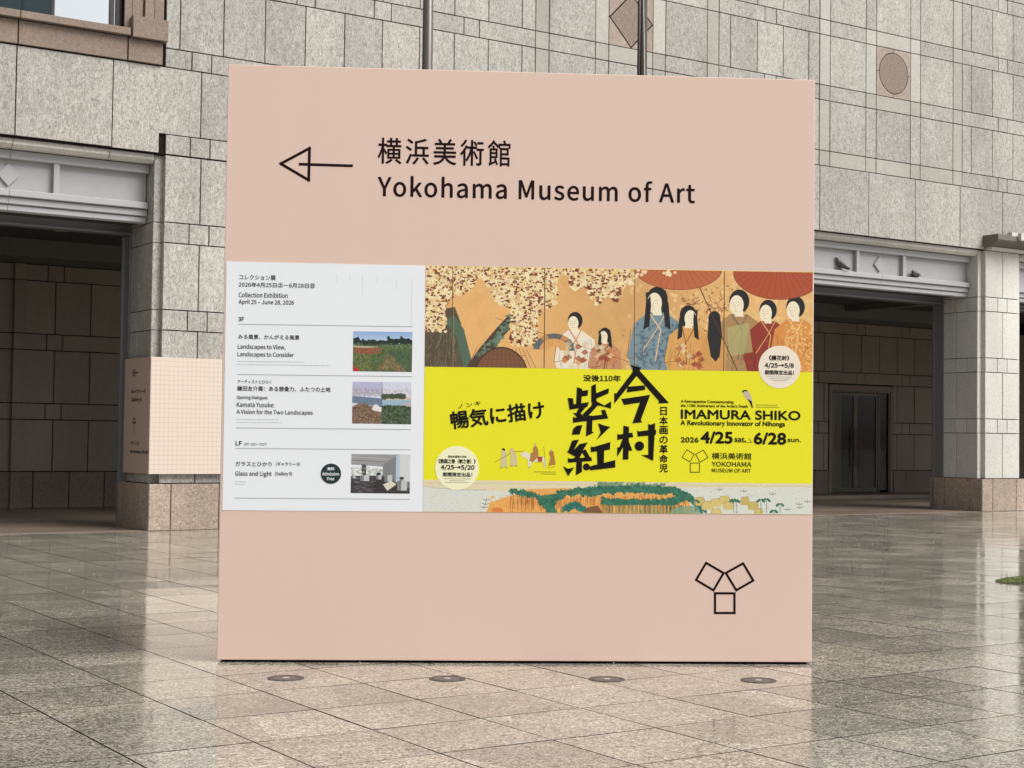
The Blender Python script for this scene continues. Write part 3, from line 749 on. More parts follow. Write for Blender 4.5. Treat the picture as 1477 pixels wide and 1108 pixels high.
# ---- flat printed pictures, painted as arrays of colour (generic scenes, no known artwork)
class Canvas:
    def __init__(s, w_, h, bg):
        s.w, s.h = w_, h; s.a = np.ones((h, w_, 3))*np.array(bg)/255.
        s.Y, s.X = np.mgrid[0:h, 0:w_]
    def grain(s, amt, cell=1, aniso=(1, 1)):
        h, w_ = s.h//(cell*aniso[1])+2, s.w//(cell*aniso[0])+2
        n = np.kron(rng.normal(0, amt, (h, w_)), np.ones((cell*aniso[1], cell*aniso[0])))[:s.h, :s.w]
        s.a += n[..., None]; return s
    def poly(s, P, c, al=1):
        P = np.array(P, float); x0, x1 = int(max(P[:, 0].min(), 0)), int(min(P[:, 0].max()+2, s.w)); y0, y1 = int(max(P[:, 1].min(), 0)), int(min(P[:, 1].max()+2, s.h))
        if x1 <= x0 or y1 <= y0: return s
        X, Y = s.X[y0:y1, x0:x1]+.5, s.Y[y0:y1, x0:x1]+.5; ins = np.zeros(X.shape, bool)
        for i in range(len(P)):
            (xa, ya), (xb, yb) = P[i], P[i-1]
            if ya == yb: continue
            cnd = (ya > Y) != (yb > Y); ins ^= cnd & (X < (xb-xa)*(Y-ya)/(yb-ya)+xa)
        s.a[y0:y1, x0:x1][ins] = s.a[y0:y1, x0:x1][ins]*(1-al)+np.array(c)/255.*al; return s
    def ell(s, cx, cy, rx, ry, c, al=1, rot=0):
        m = max(rx, ry)+1; x0, x1, y0, y1 = int(max(cx-m, 0)), int(min(cx+m+1, s.w)), int(max(cy-m, 0)), int(min(cy+m+1, s.h))
        if x1 <= x0 or y1 <= y0: return s
        X = np.arange(x0, x1)[None, :]+.5-cx; Y = np.arange(y0, y1)[:, None]+.5-cy; co, si = math.cos(rot), math.sin(rot)
        k = (np.clip((1-np.sqrt(((X*co+Y*si)/rx)**2+((Y*co-X*si)/ry)**2))*min(rx, ry)+.5, 0, 1)*al)[..., None]
        s.a[y0:y1, x0:x1] = s.a[y0:y1, x0:x1]*(1-k)+np.array(c)/255.*k; return s
    def line(s, p, q, w_, c, al=1):
        p, q = np.array(p, float), np.array(q, float); d = q-p; L_ = np.linalg.norm(d)
        if L_ == 0: return s
        n = np.array([-d[1], d[0]])/L_*w_/2
        return s.poly([p-n, q-n, q+n, p+n], c, al)
    def path(s, pts, w_, c, al=1):
        for a, b_ in zip(pts[:-1], pts[1:]): s.line(a, b_, w_, c, al)
        return s
    def material(s, name, rough=.38):
        im = bpy.data.images.new(name, s.w, s.h); buf = np.ones((s.h, s.w, 4), np.float32)
        buf[..., :3] = np.clip(s.a[::-1], 0, 1); im.pixels.foreach_set(buf.ravel()); im.pack()
        b = NB(name); t = b.n('ShaderNodeTexImage'); t.image = im
        uv = b.n('ShaderNodeUVMap'); b.l(uv.outputs[0], t.inputs[0])
        return b.set(Base_Color=t.outputs[0], Roughness=rough)
def picture(name, canvas, P, parent, off):
    me = mesh(name, [(u, -off, v) for u, v in P], [(0, 1, 2, 3)])
    uvl = me.uv_layers.new(name='UVMap')
    for i, c_ in enumerate(((0, 0), (1, 0), (1, 1), (0, 1))): uvl.data[i].uv = c_
    return link(name, me, canvas.material(name), parent)
def rj(c, d=10):
    q = random.uniform(-d, d)*1.15; return tuple(min(255, max(0, v+q+random.uniform(-d, d)*.22)) for v in c)

def screen_painting():
    K = 3; c = Canvas(558*K, 146*K, (219, 170, 107))
    Z = lambda x, y: ((x-613)*K, (y-387)*K)
    c.a *= 1+.05*np.sin(c.X/190.)[..., None]; c.grain(.014, 2)
    for _ in range(260): c.ell(random.uniform(0, c.w), random.uniform(0, c.h), random.uniform(20, 90), random.uniform(10, 40), rj((222, 172, 108), 16), .16, random.random()*3)
    # misty lighter band on the right
    for _ in range(700):
        x, y = random.uniform(1000, 1171), random.uniform(387, 531)
        c.ell(*Z(x, y), random.uniform(6, 16), random.uniform(5, 12), rj((226, 190, 132), 12), .35)
    # trunk and leaning bough
    c.poly([Z(613, 470), Z(632, 450), Z(655, 446), Z(664, 470), Z(673, 520), Z(676, 533), Z(613, 533)], (84, 72, 54))
    for _ in range(260):
        x, y = random.uniform(613, 670), random.uniform(475, 533); c.line(Z(x, y), Z(x+random.uniform(-5, 3), y+random.uniform(5, 14)), 2.5, rj((104, 96, 74), 26), .7)
    c.poly([Z(640, 466), Z(654, 458), Z(668, 478), Z(682, 533), Z(668, 533), Z(658, 490)], (82, 104, 84))
    c.poly([Z(672, 533), Z(690, 506), Z(716, 474), Z(745, 442), Z(757, 444), Z(744, 466), Z(722, 490), Z(696, 533)], (74, 58, 46))
    for _ in range(80):
        t = random.random(); x, y = 690+t*52+random.uniform(-5, 7), 522-t*66+random.uniform(-7, 7)
        c.ell(*Z(x, y), random.uniform(4, 14), random.uniform(4, 9), rj((98, 128, 106), 16), .8)
    # woven shield of a cart half hidden by the ground line
    c.ell(*Z(722, 548), 39*K, 45*K, (60, 38, 26)); c.ell(*Z(722, 548), 37*K, 43*K, (122, 82, 54))
    for a in range(-7, 8): c.line(Z(722+a*5, 505), Z(722+a*7, 533), 1.6, (92, 58, 38))
    for a in (514, 521, 528): c.line(Z(688, a), Z(757, a+1), 1.4, (92, 58, 38))
    # leaves then blossoms
    def dens(x, y):
        if x < 800: return y < 440+30*math.sin(x/23.)+8*math.sin(x/7.) or (735 < x < 772 and y < 500) or (x < 642 and y < 482)
        if x < 905: return y < 418+(16*math.sin(x/19.))+8*math.sin(x/5.)
        return False
    def pts(n):
        k = 0
        while k < n:
            x, y = random.uniform(611, 906), random.uniform(384, 525)
            if dens(x, y): k += 1; yield x, y
    for x, y in pts(900): c.ell(*Z(x, y), random.uniform(4, 11), random.uniform(4, 9), rj((112, 52, 38), 16), .9, random.random()*3)
    for x, y in pts(2100):
        r = random.uniform(3.4, 6.6); base_ = rj((238, 222, 178) if random.random() < .65 else (222, 192, 134), 9); ph = random.random()*6
        x_, y_ = Z(x, y)
        for q in range(5): c.ell(x_+math.cos(ph+q*1.257)*r*.8, y_+math.sin(ph+q*1.257)*r*.8, r*.78, r*.6, base_, 1, ph+q*1.257)
        c.ell(x_, y_, r*.42, r*.42, rj((206, 168, 104), 8), .9)
    for x, y in pts(520): c.ell(*Z(x, y), random.uniform(2.5, 7), random.uniform(2.5, 5), rj((120, 54, 40), 12), .9)
    # sparse leaves on the right
    for _ in range(230):
        x, y = random.uniform(985, 1075), random.uniform(405, 520); c.ell(*Z(x, y), random.uniform(3, 7), random.uniform(2, 5), rj((176, 112, 66), 24), .75, random.random()*3)
    for _ in range(70):
        x, y = random.uniform(893, 922), random.uniform(470, 520); c.ell(*Z(x, y), random.uniform(3, 8), random.uniform(2, 6), rj((208, 146, 86), 20), .7)
    # robed strollers, generic
    for _ in range(420):
        x, y = random.uniform(900, 1171), random.uniform(405, 531)
        if random.random() < .45+.5*math.sin(x/17.+y/23.):
            r = random.uniform(4, 8); x_, y_ = Z(x, y); ph = random.random()*6; cc = rj((232, 196, 138), 12)
            for q in range(5): c.ell(x_+math.cos(ph+q*1.257)*r*.8, y_+math.sin(ph+q*1.257)*r*.8, r*.7, r*.55, cc, .55, ph+q*1.257)
    for _ in range(26):
        x, y = random.uniform(985, 1045), random.uniform(420, 531); P_ = [(x, y)]
        for q in range(6): x += random.uniform(-7, 7); y += random.uniform(-6, 3); P_.append((x, y))
        c.path([Z(*q) for q in P_], random.uniform(1.5, 4), rj((132, 84, 54), 14), .8)
    cream = (238, 226, 196)
    def figure(x, ytop, h, robe, trim, hair=(26, 24, 26), side=1, long=False, patt=None):
        w_ = h*.32; y0 = ytop
        hw = h*.085
        if long: c.poly([Z(x-hw*1.5*side, y0+h*.05), Z(x+hw*1.1*side, y0+h*.02), Z(x+hw*1.7*side, y0+h*.5), Z(x-hw*1.2*side, y0+h*.5)], hair)
        c.poly([Z(x-w_*.32, y0+h*.27), Z(x+w_*.3, y0+h*.27), Z(x+w_*.95, y0+h*.42), Z(x+w_*1.05, y0+h*.8), Z(x+w_*.8, 534), Z(x-w_*.85, 534), Z(x-w_*1.0, y0+h*.75), Z(x-w_*.8, y0+h*.4)], robe)
        for _ in range(int(h*1.3)):
            px_, py_ = x+random.uniform(-.75, .8)*w_, y0+h*random.uniform(.4, 1.0)
            if py_ > 531: continue
            if patt: c.ell(*Z(px_, py_), 5.5, 5.5, patt, .85); c.ell(*Z(px_, py_), 3.8, 3.8, robe, .7)
            else: c.ell(*Z(px_, py_), random.uniform(3, 9), random.uniform(2, 6), rj(robe, 22), .45, random.random()*3)
        c.path([Z(x-w_*.28, y0+h*.27), Z(x+w_*.12*side, y0+h*.46), Z(x-w_*.05, y0+h*.8)], 5, trim); c.path([Z(x+w_*.3, y0+h*.27), Z(x, y0+h*.45), Z(x-w_*.5, y0+h*.7)], 4, trim)
        c.path([Z(x-w_*.9, y0+h*.46), Z(x-w_*1.02, y0+h*.78), Z(x-w_*.3, y0+h*.74)], 2, (96, 58, 40), .8)
        c.ell(*Z(x, y0+h*.12), hw*1.35*K, hw*1.6*K, hair)
        c.ell(*Z(x-side*hw*.35, y0+h*.165), hw*.95*K, hw*1.35*K, cream)
        c.poly([Z(x-hw*.4, y0+h*.22), Z(x+hw*.5, y0+h*.22), Z(x+hw*.6, y0+h*.3), Z(x-hw*.6, y0+h*.3)], cream)
        for _ in range(9):
            a0 = x+random.uniform(-.8, .8)*w_; b0 = y0+h*random.uniform(.4, .7); c.path([Z(a0, b0), Z(a0+random.uniform(-3, 3), b0+h*.12), Z(a0+random.uniform(-6, 6), b0+h*.27)], random.uniform(1.5, 3), tuple(v*.66 for v in robe), .7)
        if long:
            for sd in (-1, 1): c.poly([Z(x+sd*hw*.9, y0+h*.08), Z(x+sd*hw*1.45, y0+h*.16), Z(x+sd*hw*1.75, y0+h*.46), Z(x+sd*hw*1.0, y0+h*.42), Z(x+sd*hw*.8, y0+h*.2)], hair)
        fx, fy = x-side*hw*.5, y0+h*.165
        for d in (-.35, .35): c.line(Z(fx+d*hw-hw*.2, fy-hw*.35), Z(fx+d*hw+hw*.2, fy-hw*.38), 1.2, (120, 104, 92), .7)
        c.path([Z(fx, fy), Z(fx-side*hw*.14, fy+hw*.42), Z(fx+side*hw*.05, fy+hw*.46)], 1.3, (150, 120, 100), .8)
        for d in (-.35, .35): c.line(Z(fx+d*hw-hw*.14, fy), Z(fx+d*hw+hw*.14, fy), 1.5, (60, 44, 40), .8)
        c.line(Z(fx-.1*hw, fy+hw*.8), Z(fx+.15*hw, fy+hw*.8), 2, (170, 70, 56), .8)
    figure(827, 452, 92, (232, 222, 200), (206, 132, 76), side=1)
    figure(870, 474, 74, (196, 136, 98), (126, 78, 50), side=1, long=True)
    # folding fan
    fx, fy = 797, 507
    for a in range(24):
        t0, t1 = math.pi*(.02+a/24*.98), math.pi*(.02+(a+1)/24*.98)
        for r0, r1, cc in ((8, 21, (214, 158, 96)), (21, 30, (98, 104, 104) if a % 9 < 6 else (196, 138, 84))):
            c.poly([Z(fx-math.cos(t)*r, fy-math.sin(t)*r*.82) for t, r in ((t0, r0), (t1, r0), (t1, r1), (t0, r1))], rj(cc, 6))
    # parasols
    def parasol(cx, cy, rx, ry, col_):
        c.ell(*Z(cx, cy), rx*K, ry*K, (104, 48, 26)); c.ell(*Z(cx, cy), (rx-.7)*K, (ry-.7)*K, col_)
        for a in range(34):
            t = 2*math.pi*a/34; c.line(Z(cx, cy-ry*.75), Z(cx+math.cos(t)*rx, cy+math.sin(t)*ry), 1.5, (120, 54, 30), .8)
        c.ell(*Z(cx, cy-ry*.75), 14*K, 5*K, (214, 170, 110), .9)
    figure(945, 414, 132, (120, 142, 152), (226, 190, 140), side=1, long=True, patt=(60, 76, 90))
    figure(990, 440, 106, (214, 160, 88), (150, 90, 52), side=-1, long=True)
    figure(1064, 416, 126, (168, 132, 84), (98, 92, 92), side=1)
    figure(1106, 430, 110, (142, 50, 34), (214, 158, 98), side=1)
    # a stroller with the back turned, long loose hair over an amber robe
    c.poly([Z(1020, 470), Z(1036, 470), Z(1046, 500), Z(1044, 533), Z(1008, 533), Z(1010, 496)], (206, 152, 84)); c.ell(*Z(1028, 456), 8.5*K, 10*K, (28, 25, 26))
    c.poly([Z(1019.5, 456), Z(1036.5, 456), Z(1039, 480), Z(1036, 512), Z(1030, 520), Z(1023, 512), Z(1018, 484)], (30, 27, 28))
    for q in range(7): c.line(Z(1021+q*2.3, 462), Z(1023+q*1.9, 512), 1, (70, 62, 58), .5)
    figure(1146, 424, 118, (212, 140, 70), (232, 196, 130), side=1)
    for _ in range(240):        # woven squares on the amber robe, outlines and gold patches elsewhere
        x, y = random.uniform(1130, 1170), random.uniform(462, 531); c.poly([Z(x, y), Z(x+2.4, y), Z(x+2.4, y+2.4), Z(x, y+2.4)], rj((232, 186, 112), 14), .7)
    for x0_, w_ in ((812, 34), (858, 26), (975, 34)):
        for _ in range(16):
            x, y = x0_+random.random()*w_, random.uniform(496, 531); c.poly([Z(x-5, y), Z(x+1, y-5), Z(x+6, y), Z(x, y+4)], rj(random.choice(((206, 132, 76), (150, 70, 44), (226, 206, 164))), 12), .7)
    c.poly([Z(1046, 470), Z(1078, 462), Z(1084, 505), Z(1050, 512)], (176, 170, 112), .75)
    c.line(Z(1003, 405), Z(1062, 533), 4, (78, 50, 36))
    parasol(975, 384, 64, 32, (186, 102, 62)); parasol(1121, 389, 66, 39, (174, 78, 46))
    for _ in range(34):
        x, y = random.choice(((918, 396), (905, 405), (960, 392), (925, 392))); x_, y_ = Z(x+random.gauss(0, 5), y+random.gauss(0, 3))
        c.ell(x_, y_, 7, 6, rj((236, 216, 172), 8))
    for x in (651.5, 783, 912.5, 1042): c.line(Z(x, 380), Z(x, 540), 3.2, (66, 42, 26), .85); c.line(Z(x+1.4, 380), Z(x+1.4, 540), 2, (232, 192, 130), .5)
    c.line(Z(713, 461), Z(905, 522), 2, (110, 62, 36), .8)
    return c
def shore_painting():
    K = 3; c = Canvas(561*K, 46*K, (214, 216, 206)); Z = lambda x, y: ((x-610)*K, (y-694)*K)
    c.grain(.012, 2)
    for _ in range(900):
        x, y = random.uniform(610, 1171), random.uniform(700, 741); c.line(Z(x, y), Z(x+random.uniform(1, 4), y+.3), 1.1, rj((150, 158, 158), 14), .6)
    c.poly([Z(610, 694), Z(1171, 694), Z(1171, 699), Z(960, 702), Z(760, 712), Z(610, 704)], (226, 204, 152), .6)
    for x in range(612, 1171, 3): c.line(Z(x, 697+random.random()*3), Z(x+5, 697+random.random()*3), 1.2, (156, 146, 120), .5)
    c.poly([Z(700, 741), Z(705, 726), Z(735, 716), Z(760, 706), Z(810, 704), Z(868, 708), Z(900, 706), Z(985, 708), Z(1000, 741)], (226, 164, 88))
    for _ in range(350):
        x, y = random.uniform(706, 990), random.uniform(716, 741); c.ell(*Z(x, y), random.uniform(4, 16), random.uniform(2, 5), rj((232, 168, 84), 18), .5)
    c.ell(*Z(716, 738), 8*K, 5*K, (206, 98, 44), .6)
    for _ in range(230):
        x = random.uniform(733, 985); y = random.uniform(712, 722); c.line(Z(x, y), Z(x+random.uniform(-1, 1), y+random.uniform(9, 22)), 1.8, rj((166, 96, 44), 20), .85)
    green = (48, 108, 84)
    def fol(pts_, n, r=(3, 9), cc=green, al=.9):
        for _ in range(n):
            i = random.randrange(len(pts_)-1); t = random.random(); x = pts_[i][0]*(1-t)+pts_[i+1][0]*t; y = pts_[i][1]*(1-t)+pts_[i+1][1]*t
            c.ell(*Z(x+random.gauss(0, 2), y+random.gauss(0, 1.8)), random.uniform(*r), random.uniform(r[0]*.6, r[1]*.6), rj(cc, 16), al, random.random()*3)
    fol([(735, 709), (752, 712), (778, 718), (800, 718)], 200); fol([(790, 738), (795, 720), (812, 712), (850, 706), (880, 704), (930, 705), (958, 708)], 620, (5, 13))
    fol([(860, 698), (885, 697), (920, 699), (955, 698)], 160, (4, 9), (110, 140, 108), .7)
    fol([(868, 723), (900, 724), (960, 724), (985, 716)], 620, (4, 12)); fol([(778, 722), (790, 731), (796, 741)], 200, (5, 12)); fol([(838, 712), (900, 703), (970, 706), (992, 716)], 500, (5, 13)); fol([(985, 712), (1000, 722), (1012, 738)], 160, (4, 9)); fol([(905, 736), (950, 738), (985, 737)], 130, (3, 8), (110, 146, 100), .7); fol([(812, 735), (828, 728), (838, 736)], 160, (6, 13), (44, 112, 100)); fol([(960, 735), (972, 722), (990, 714)], 160)
    for _ in range(300):
        x = random.uniform(866, 985); c.line(Z(x, 728), Z(x, 742), 1.7, rj(random.choice(((228, 178, 96), (80, 120, 84), (150, 90, 50))), 14), .8)
    c.poly([Z(838, 741), Z(845, 732), Z(860, 729), Z(868, 741)], (120, 84, 50))
    c.poly([Z(962, 741), Z(975, 730), Z(1003, 728), Z(1010, 741)], (122, 160, 130), .8)
    for x, y, w_ in ((1006, 716, 12), (1018, 722, 14), (1030, 718, 14), (1042, 714, 13), (1030, 733, 12), (1048, 722, 12), (1072, 715, 10), (1084, 722, 12), (1092, 732, 10)):
        c.poly([Z(x-w_*.6, y+7), Z(x-w_*.35, y), Z(x+w_*.5, y-1), Z(x+w_*.75, y+6), Z(x+w_*.6, y+12), Z(x-w_*.5, y+12)], rj((206, 184, 112), 10)); c.path([Z(x-w_*.6, y+7), Z(x-w_*.35, y), Z(x+w_*.5, y-1), Z(x+w_*.75, y+6)], 1.4, (140, 112, 66))
    def palm(x, y, h, s_=1):
        c.line(Z(x, y), Z(x+.5, y+h), 2.2, (92, 86, 56))
        for q in range(11):
            a = math.pi*(q/10)*1.2-.3; ex, ey = x-math.cos(a)*7*s_, y-math.sin(a)*4.5*s_+2
            c.poly([Z(x, y-1), Z((x+ex)/2, (y+ey)/2-2.2*s_), Z(ex, ey), Z((x+ex)/2, (y+ey)/2+.8)], rj(green, 12))
    for x, y, h in ((738, 708, 20), (750, 711, 18), (986, 714, 14), (1001, 722, 16), (1056, 720, 18), (1060, 721, 18), (1096, 720, 18), (1104, 719, 19), (1124, 726, 12), (1115, 736, 8)): palm(x, y, h)
    for x, y in ((1036, 704), (1071, 706), (1113, 710), (1152, 725), (1153, 730), (1164, 721), (1135, 733), (700, 722), (699, 728), (697, 733)):
        c.path([Z(x-5, y-1), Z(x, y+1), Z(x+5, y-1)], 2.4, (86, 66, 54), .9); c.line(Z(x, y), Z(x, y-3), 2, (100, 74, 60))
    c.path([Z(610, 703), Z(630, 706), Z(665, 708), Z(700, 708)], 1.6, (124, 130, 128), .7)
    return c
def photo_field():
    c = Canvas(258, 174, (176, 196, 222)); H_ = 174
    c.a[:60] = np.linspace(0, 1, 60)[:, None, None]*np.array([200, 212, 228])/255.+(1-np.linspace(0, 1, 60)[:, None, None])*np.array([140, 172, 216])/255.
    c.poly([(0, 52), (258, 52), (258, 174), (0, 174)], (72, 92, 58))
    for _ in range(240):
        x = random.uniform(0, 258); c.ell(x, 48+random.gauss(0, 4)-(12 if x < 22 or 150 < x < 250 else 0)*random.random(), random.uniform(4, 12), random.uniform(3, 9), rj((34, 46, 38), 12))
    for _ in range(2600):
        x, y = random.uniform(0, 258), random.uniform(58, 174); q = (86, 102, 60)
        x += random.gauss(0, 10); y += random.gauss(0, 4)
        if x < 120-(y-90)*.6 and 72 < y < 100: q = (184, 78, 58)
        elif x > 150-(y-95)*.6 and y > 90: q = (146, 112, 74) if x < 120+(y-60) else (70, 96, 66)
        elif y < 75: q = (96, 118, 76)
        elif x < 80: q = (120, 118, 64)
        c.line((x, y), (x+random.uniform(-5, 5), y+random.uniform(-9, -1)), random.uniform(1, 2.6), rj(q, 34), .8)
    for _ in range(30): x, y = abs(random.gauss(0, 14)), 174-abs(random.gauss(0, 8)); c.ell(x, y, 3, 3, rj((188, 36, 34), 20))
    c.poly([(0, 62), (120, 66), (60, 72), (0, 70)], (206, 190, 170), .7)
    return c
def photo_towns():
    c = Canvas(258, 184, (206, 208, 224))
    c.a[:55, :130] *= np.array([.88, .86, .92]); c.a[30:60] *= .93
    for _ in range(500):
        x, y = random.uniform(0, 258), random.gauss(42, 7); c.poly([(x, y), (x+random.uniform(2, 5), y), (x+4, y+random.uniform(3, 14)), (x, y+9)], rj((172, 168, 182) if x < 130 else (200, 198, 200), 26), .8)
    c.poly([(0, 62), (130, 72), (130, 110), (0, 92)], (104, 124, 146)); c.poly([(130, 80), (258, 76), (258, 100), (130, 118)], (150, 178, 198))
    c.poly([(130, 60), (258, 66), (258, 78), (130, 80)], (196, 184, 166))
    for _ in range(240): x = random.uniform(130, 230); c.ell(x, 62+random.gauss(0, 4), 6, 4, rj((66, 76, 52), 14), .8)
    for _ in range(1100):
        x = random.uniform(0, 130); y = random.uniform(95, 184)
        if y > 90+abs(x-45)*.5: c.ell(x, y, random.uniform(2, 6), random.uniform(2, 6), rj((118, 94, 74), 26), .8)
    for _ in range(1100):
        x = random.uniform(132, 258); y = random.uniform(104, 184); c.ell(x, y, random.uniform(2, 7), random.uniform(2, 6), rj((66, 84, 56), 30), .8)
    c.poly([(86, 122), (98, 98), (110, 98), (128, 118), (128, 132), (104, 128)], (232, 228, 220), .9)
    c.poly([(220, 92), (258, 88), (258, 108), (222, 100)], (186, 176, 170), .9)
    c.line((130, 0), (130, 184), 2, (90, 90, 100)); c.grain(.03, 2)
    return c
def photo_gallery():
    c = Canvas(258, 171, (110, 112, 116))
    c.poly([(0, 0), (258, 0), (258, 30), (140, 62), (0, 44)], (150, 150, 152)); c.path([(0, 12), (160, 20)], 2, (190, 190, 190)); c.path([(0, 26), (150, 34)], 2, (96, 96, 98))
    c.poly([(0, 46), (138, 54), (138, 92), (0, 96)], (228, 230, 232)); c.poly([(46, 44), (66, 46), (66, 96), (46, 96)], (70, 72, 76))
    for _ in range(90): x = random.uniform(0, 138); c.ell(x, random.uniform(60, 92), 5, 3, rj((176, 182, 170), 26), .7)
    c.poly([(140, 44), (196, 8), (196, 130), (140, 98)], (124, 126, 130)); c.poly([(196, 4), (214, 0), (214, 140), (196, 128)], (176, 196, 206)); c.poly([(214, 0), (258, 0), (258, 120), (214, 110)], (206, 208, 208))
    c.poly([(0, 96), (140, 96), (258, 150), (258, 171), (0, 171)], (52, 46, 48))
    for _ in range(60): x = random.uniform(0, 90); y = random.uniform(100, 165); c.line((x, y), (x+20, y+3), 4, (150, 156, 166), .25)
    for x, y, w_, h in ((40, 94, 40, 24), (4, 90, 16, 16), (110, 90, 24, 20), (146, 92, 34, 28), (202, 116, 44, 42)):
        c.poly([(x, y), (x+w_, y-2), (x+w_, y+h), (x, y+h)], (190, 190, 188)); c.poly([(x, y), (x+w_*.4, y-1), (x+w_*.4, y+h), (x, y+h)], (120, 122, 124))
    c.ell(120, 86, 10, 6, (40, 42, 46)); c.ell(222, 104, 10, 6, (46, 48, 52)); c.ell(58, 86, 9, 6, (60, 62, 66))
    c.poly([(140, 132), (176, 116), (200, 130), (160, 160)], (214, 208, 188)); c.grain(.02, 2)
    return c
pa = picture('folding_screen_print', screen_painting(), quadpx((612.6, 528.9), (1171.6, 536.8), (1172.2, 393.1), (614.0, 383.7)), yellow, .0028)
pb = picture('shoreline_print', shore_painting(), quadpx((610.2, 738.1), (1171.2, 742.1), (1171.3, 697.8), (610.6, 692)), yellow, .0028)
for o in (pa, pb):
    for v in o.data.vertices: v.co.x = min(v.co.x, SWm)
picture('meadow_print', photo_field(), quadpx((508.8, 535.6), (594.0, 536.8), (595.0, 479.2), (509.6, 478)), white, .0028)
picture('twin_town_print', photo_towns(), quadpx((507.6, 611), (592.8, 612.2), (593.4, 552), (508.6, 550.8)), white, .0028)
picture('gallery_room_print', photo_gallery(), quadpx((505.8, 711.2), (590.9, 712.2), (591.9, 656), (506.8, 655)), white, .0028)
# round flashes on the yellow poster
sp = disc(1124.3, 529.5, 30.6, M['pearl_spot'], yellow, .0036, 'round_flash')
text('《護花鈴》', 1109, 1138.3, 512.8, 519.7, yellow, k, .0045, bold=.03); text('4/25→5/8', 1103, 1144.6, 523.5, 531.2, yellow, k, .0045, bold=.045); text('期間限定出品！', 1103, 1145, 534, 540.4, yellow, k, .0045, bold=.03)
lines('fine_print', [((1106, 543.6), (1142, 544.1)), ((1110, 546.4), (1139, 546.8)), ((1115, 549), (1135, 549.3))], .6, M['line'], yellow, .0045)
sp = disc(659.3, 675.1, 31, M['cream_spot'], yellow, .0036, 'round_flash')
text('国指定重要文化財', 646.3, 673, 657, 660.2, yellow, k, .0045, bold=.02); text('《熱国之巻（朝之巻）》', 632.5, 686, 662, 668.3, yellow, k, .0045, bold=.03); text('4/25→5/20', 636, 684, 670.5, 678.2, yellow, k, .0045, bold=.045); text('期間限定出品！', 638.7, 681, 681.3, 687.4, yellow, k, .0045, bold=.03)
lines('fine_print', [((640, 690.4), (679, 690.8)), ((648, 693.2), (671, 693.5)), ((642, 695.7), (677, 696.1))], .6, M['line'], yellow, .0045)
lines('fine_print', [((770.5, 680.6), (801.5, 681)), ((780.3, 683.6), (802, 683.9)), ((1090, 584.2), (1121, 584.6)), ((1090, 587.2), (1123, 587.6))], .55, M['grey_ink'], yellow)
# small printed bird
kb = .14895
def pb_(P): return [S(960+x*kb, 540+y*kb) for x, y in P]
flat('bird_print', [pb_([(748, 168), (765, 155), (792, 160), (815, 185), (838, 240), (842, 290), (846, 322), (836, 325), (826, 290), (795, 250), (758, 210)])], sheet_mat('bird_buff', srgb(196, 182, 160)), yellow, .0031)
flat('bird_print', [pb_([(740, 162), (752, 154), (775, 150), (795, 158), (790, 166), (764, 163), (748, 178)]), pb_([(792, 236), (832, 262), (846, 322), (834, 326), (822, 288)])], M['black'], yellow, .0034)
# small printed travellers with an ox
ko = .16243
def po(P): return [S(600+x*ko, 540+y*ko) for x, y in P]
flat('traveller_print', [po([(762, 672), (790, 668), (806, 700), (812, 820), (750, 825), (758, 720)]), po([(828, 672), (862, 664), (890, 712), (905, 812), (838, 812), (838, 720)])], sheet_mat('robe_grey_print', srgb(208, 196, 150)), yellow, .0031)
flat('traveller_print', [po([(1040, 650), (1065, 632), (1085, 668), (1088, 735), (1035, 780), (1008, 770), (1018, 700), (1042, 690)]), po([(1182, 688), (1205, 668), (1224, 700), (1240, 800), (1175, 812), (1195, 740)])], sheet_mat('robe_brown_print', srgb(176, 124, 60)), yellow, .0035)
flat('traveller_print', [po([(922, 715), (960, 682), (1000, 700), (1060, 725), (1130, 728), (1152, 760), (1150, 830), (1138, 830), (1128, 775), (1030, 778), (1012, 830), (1000, 830), (990, 750), (940, 728)])], sheet_mat('ox_white_print', srgb(226, 220, 196)), yellow, .0033)
flat('traveller_print', [po([(1078, 730), (1125, 732), (1118, 775), (1084, 780)])], sheet_mat('saddle_red_print', srgb(170, 70, 50)), yellow, .0037)
lines('traveller_print', [((600+a*ko, 540+b_*ko), (600+c_*ko, 540+d*ko)) for a, b_, c_, d in ((700, 780, 840, 700), (860, 684, 960, 684), (1135, 640, 1148, 820), (1180, 715, 1222, 690), (740, 832, 768, 832), (790, 832, 815, 828), (835, 816, 860, 814), (880, 816, 900, 812), (1170, 828, 1190, 824), (1205, 826, 1235, 820), (1000, 832, 1015, 820))], .45, plain('thin_brown_ink', (.10, .06, .04), .5), yellow, .0039)
flat('traveller_print', [po([(758, 672), (765, 658), (782, 656), (794, 672), (784, 680), (770, 668)])], M['black'], yellow, .0035)
flat('traveller_print', [po([(1048, 634), (1050, 614), (1066, 614), (1068, 634)]), po([(1192, 682), (1194, 664), (1210, 664), (1212, 682)]), po([(840, 668), (842, 656), (860, 656), (862, 668)])], sheet_mat('skin_print', srgb(214, 180, 130)), yellow, .0037)

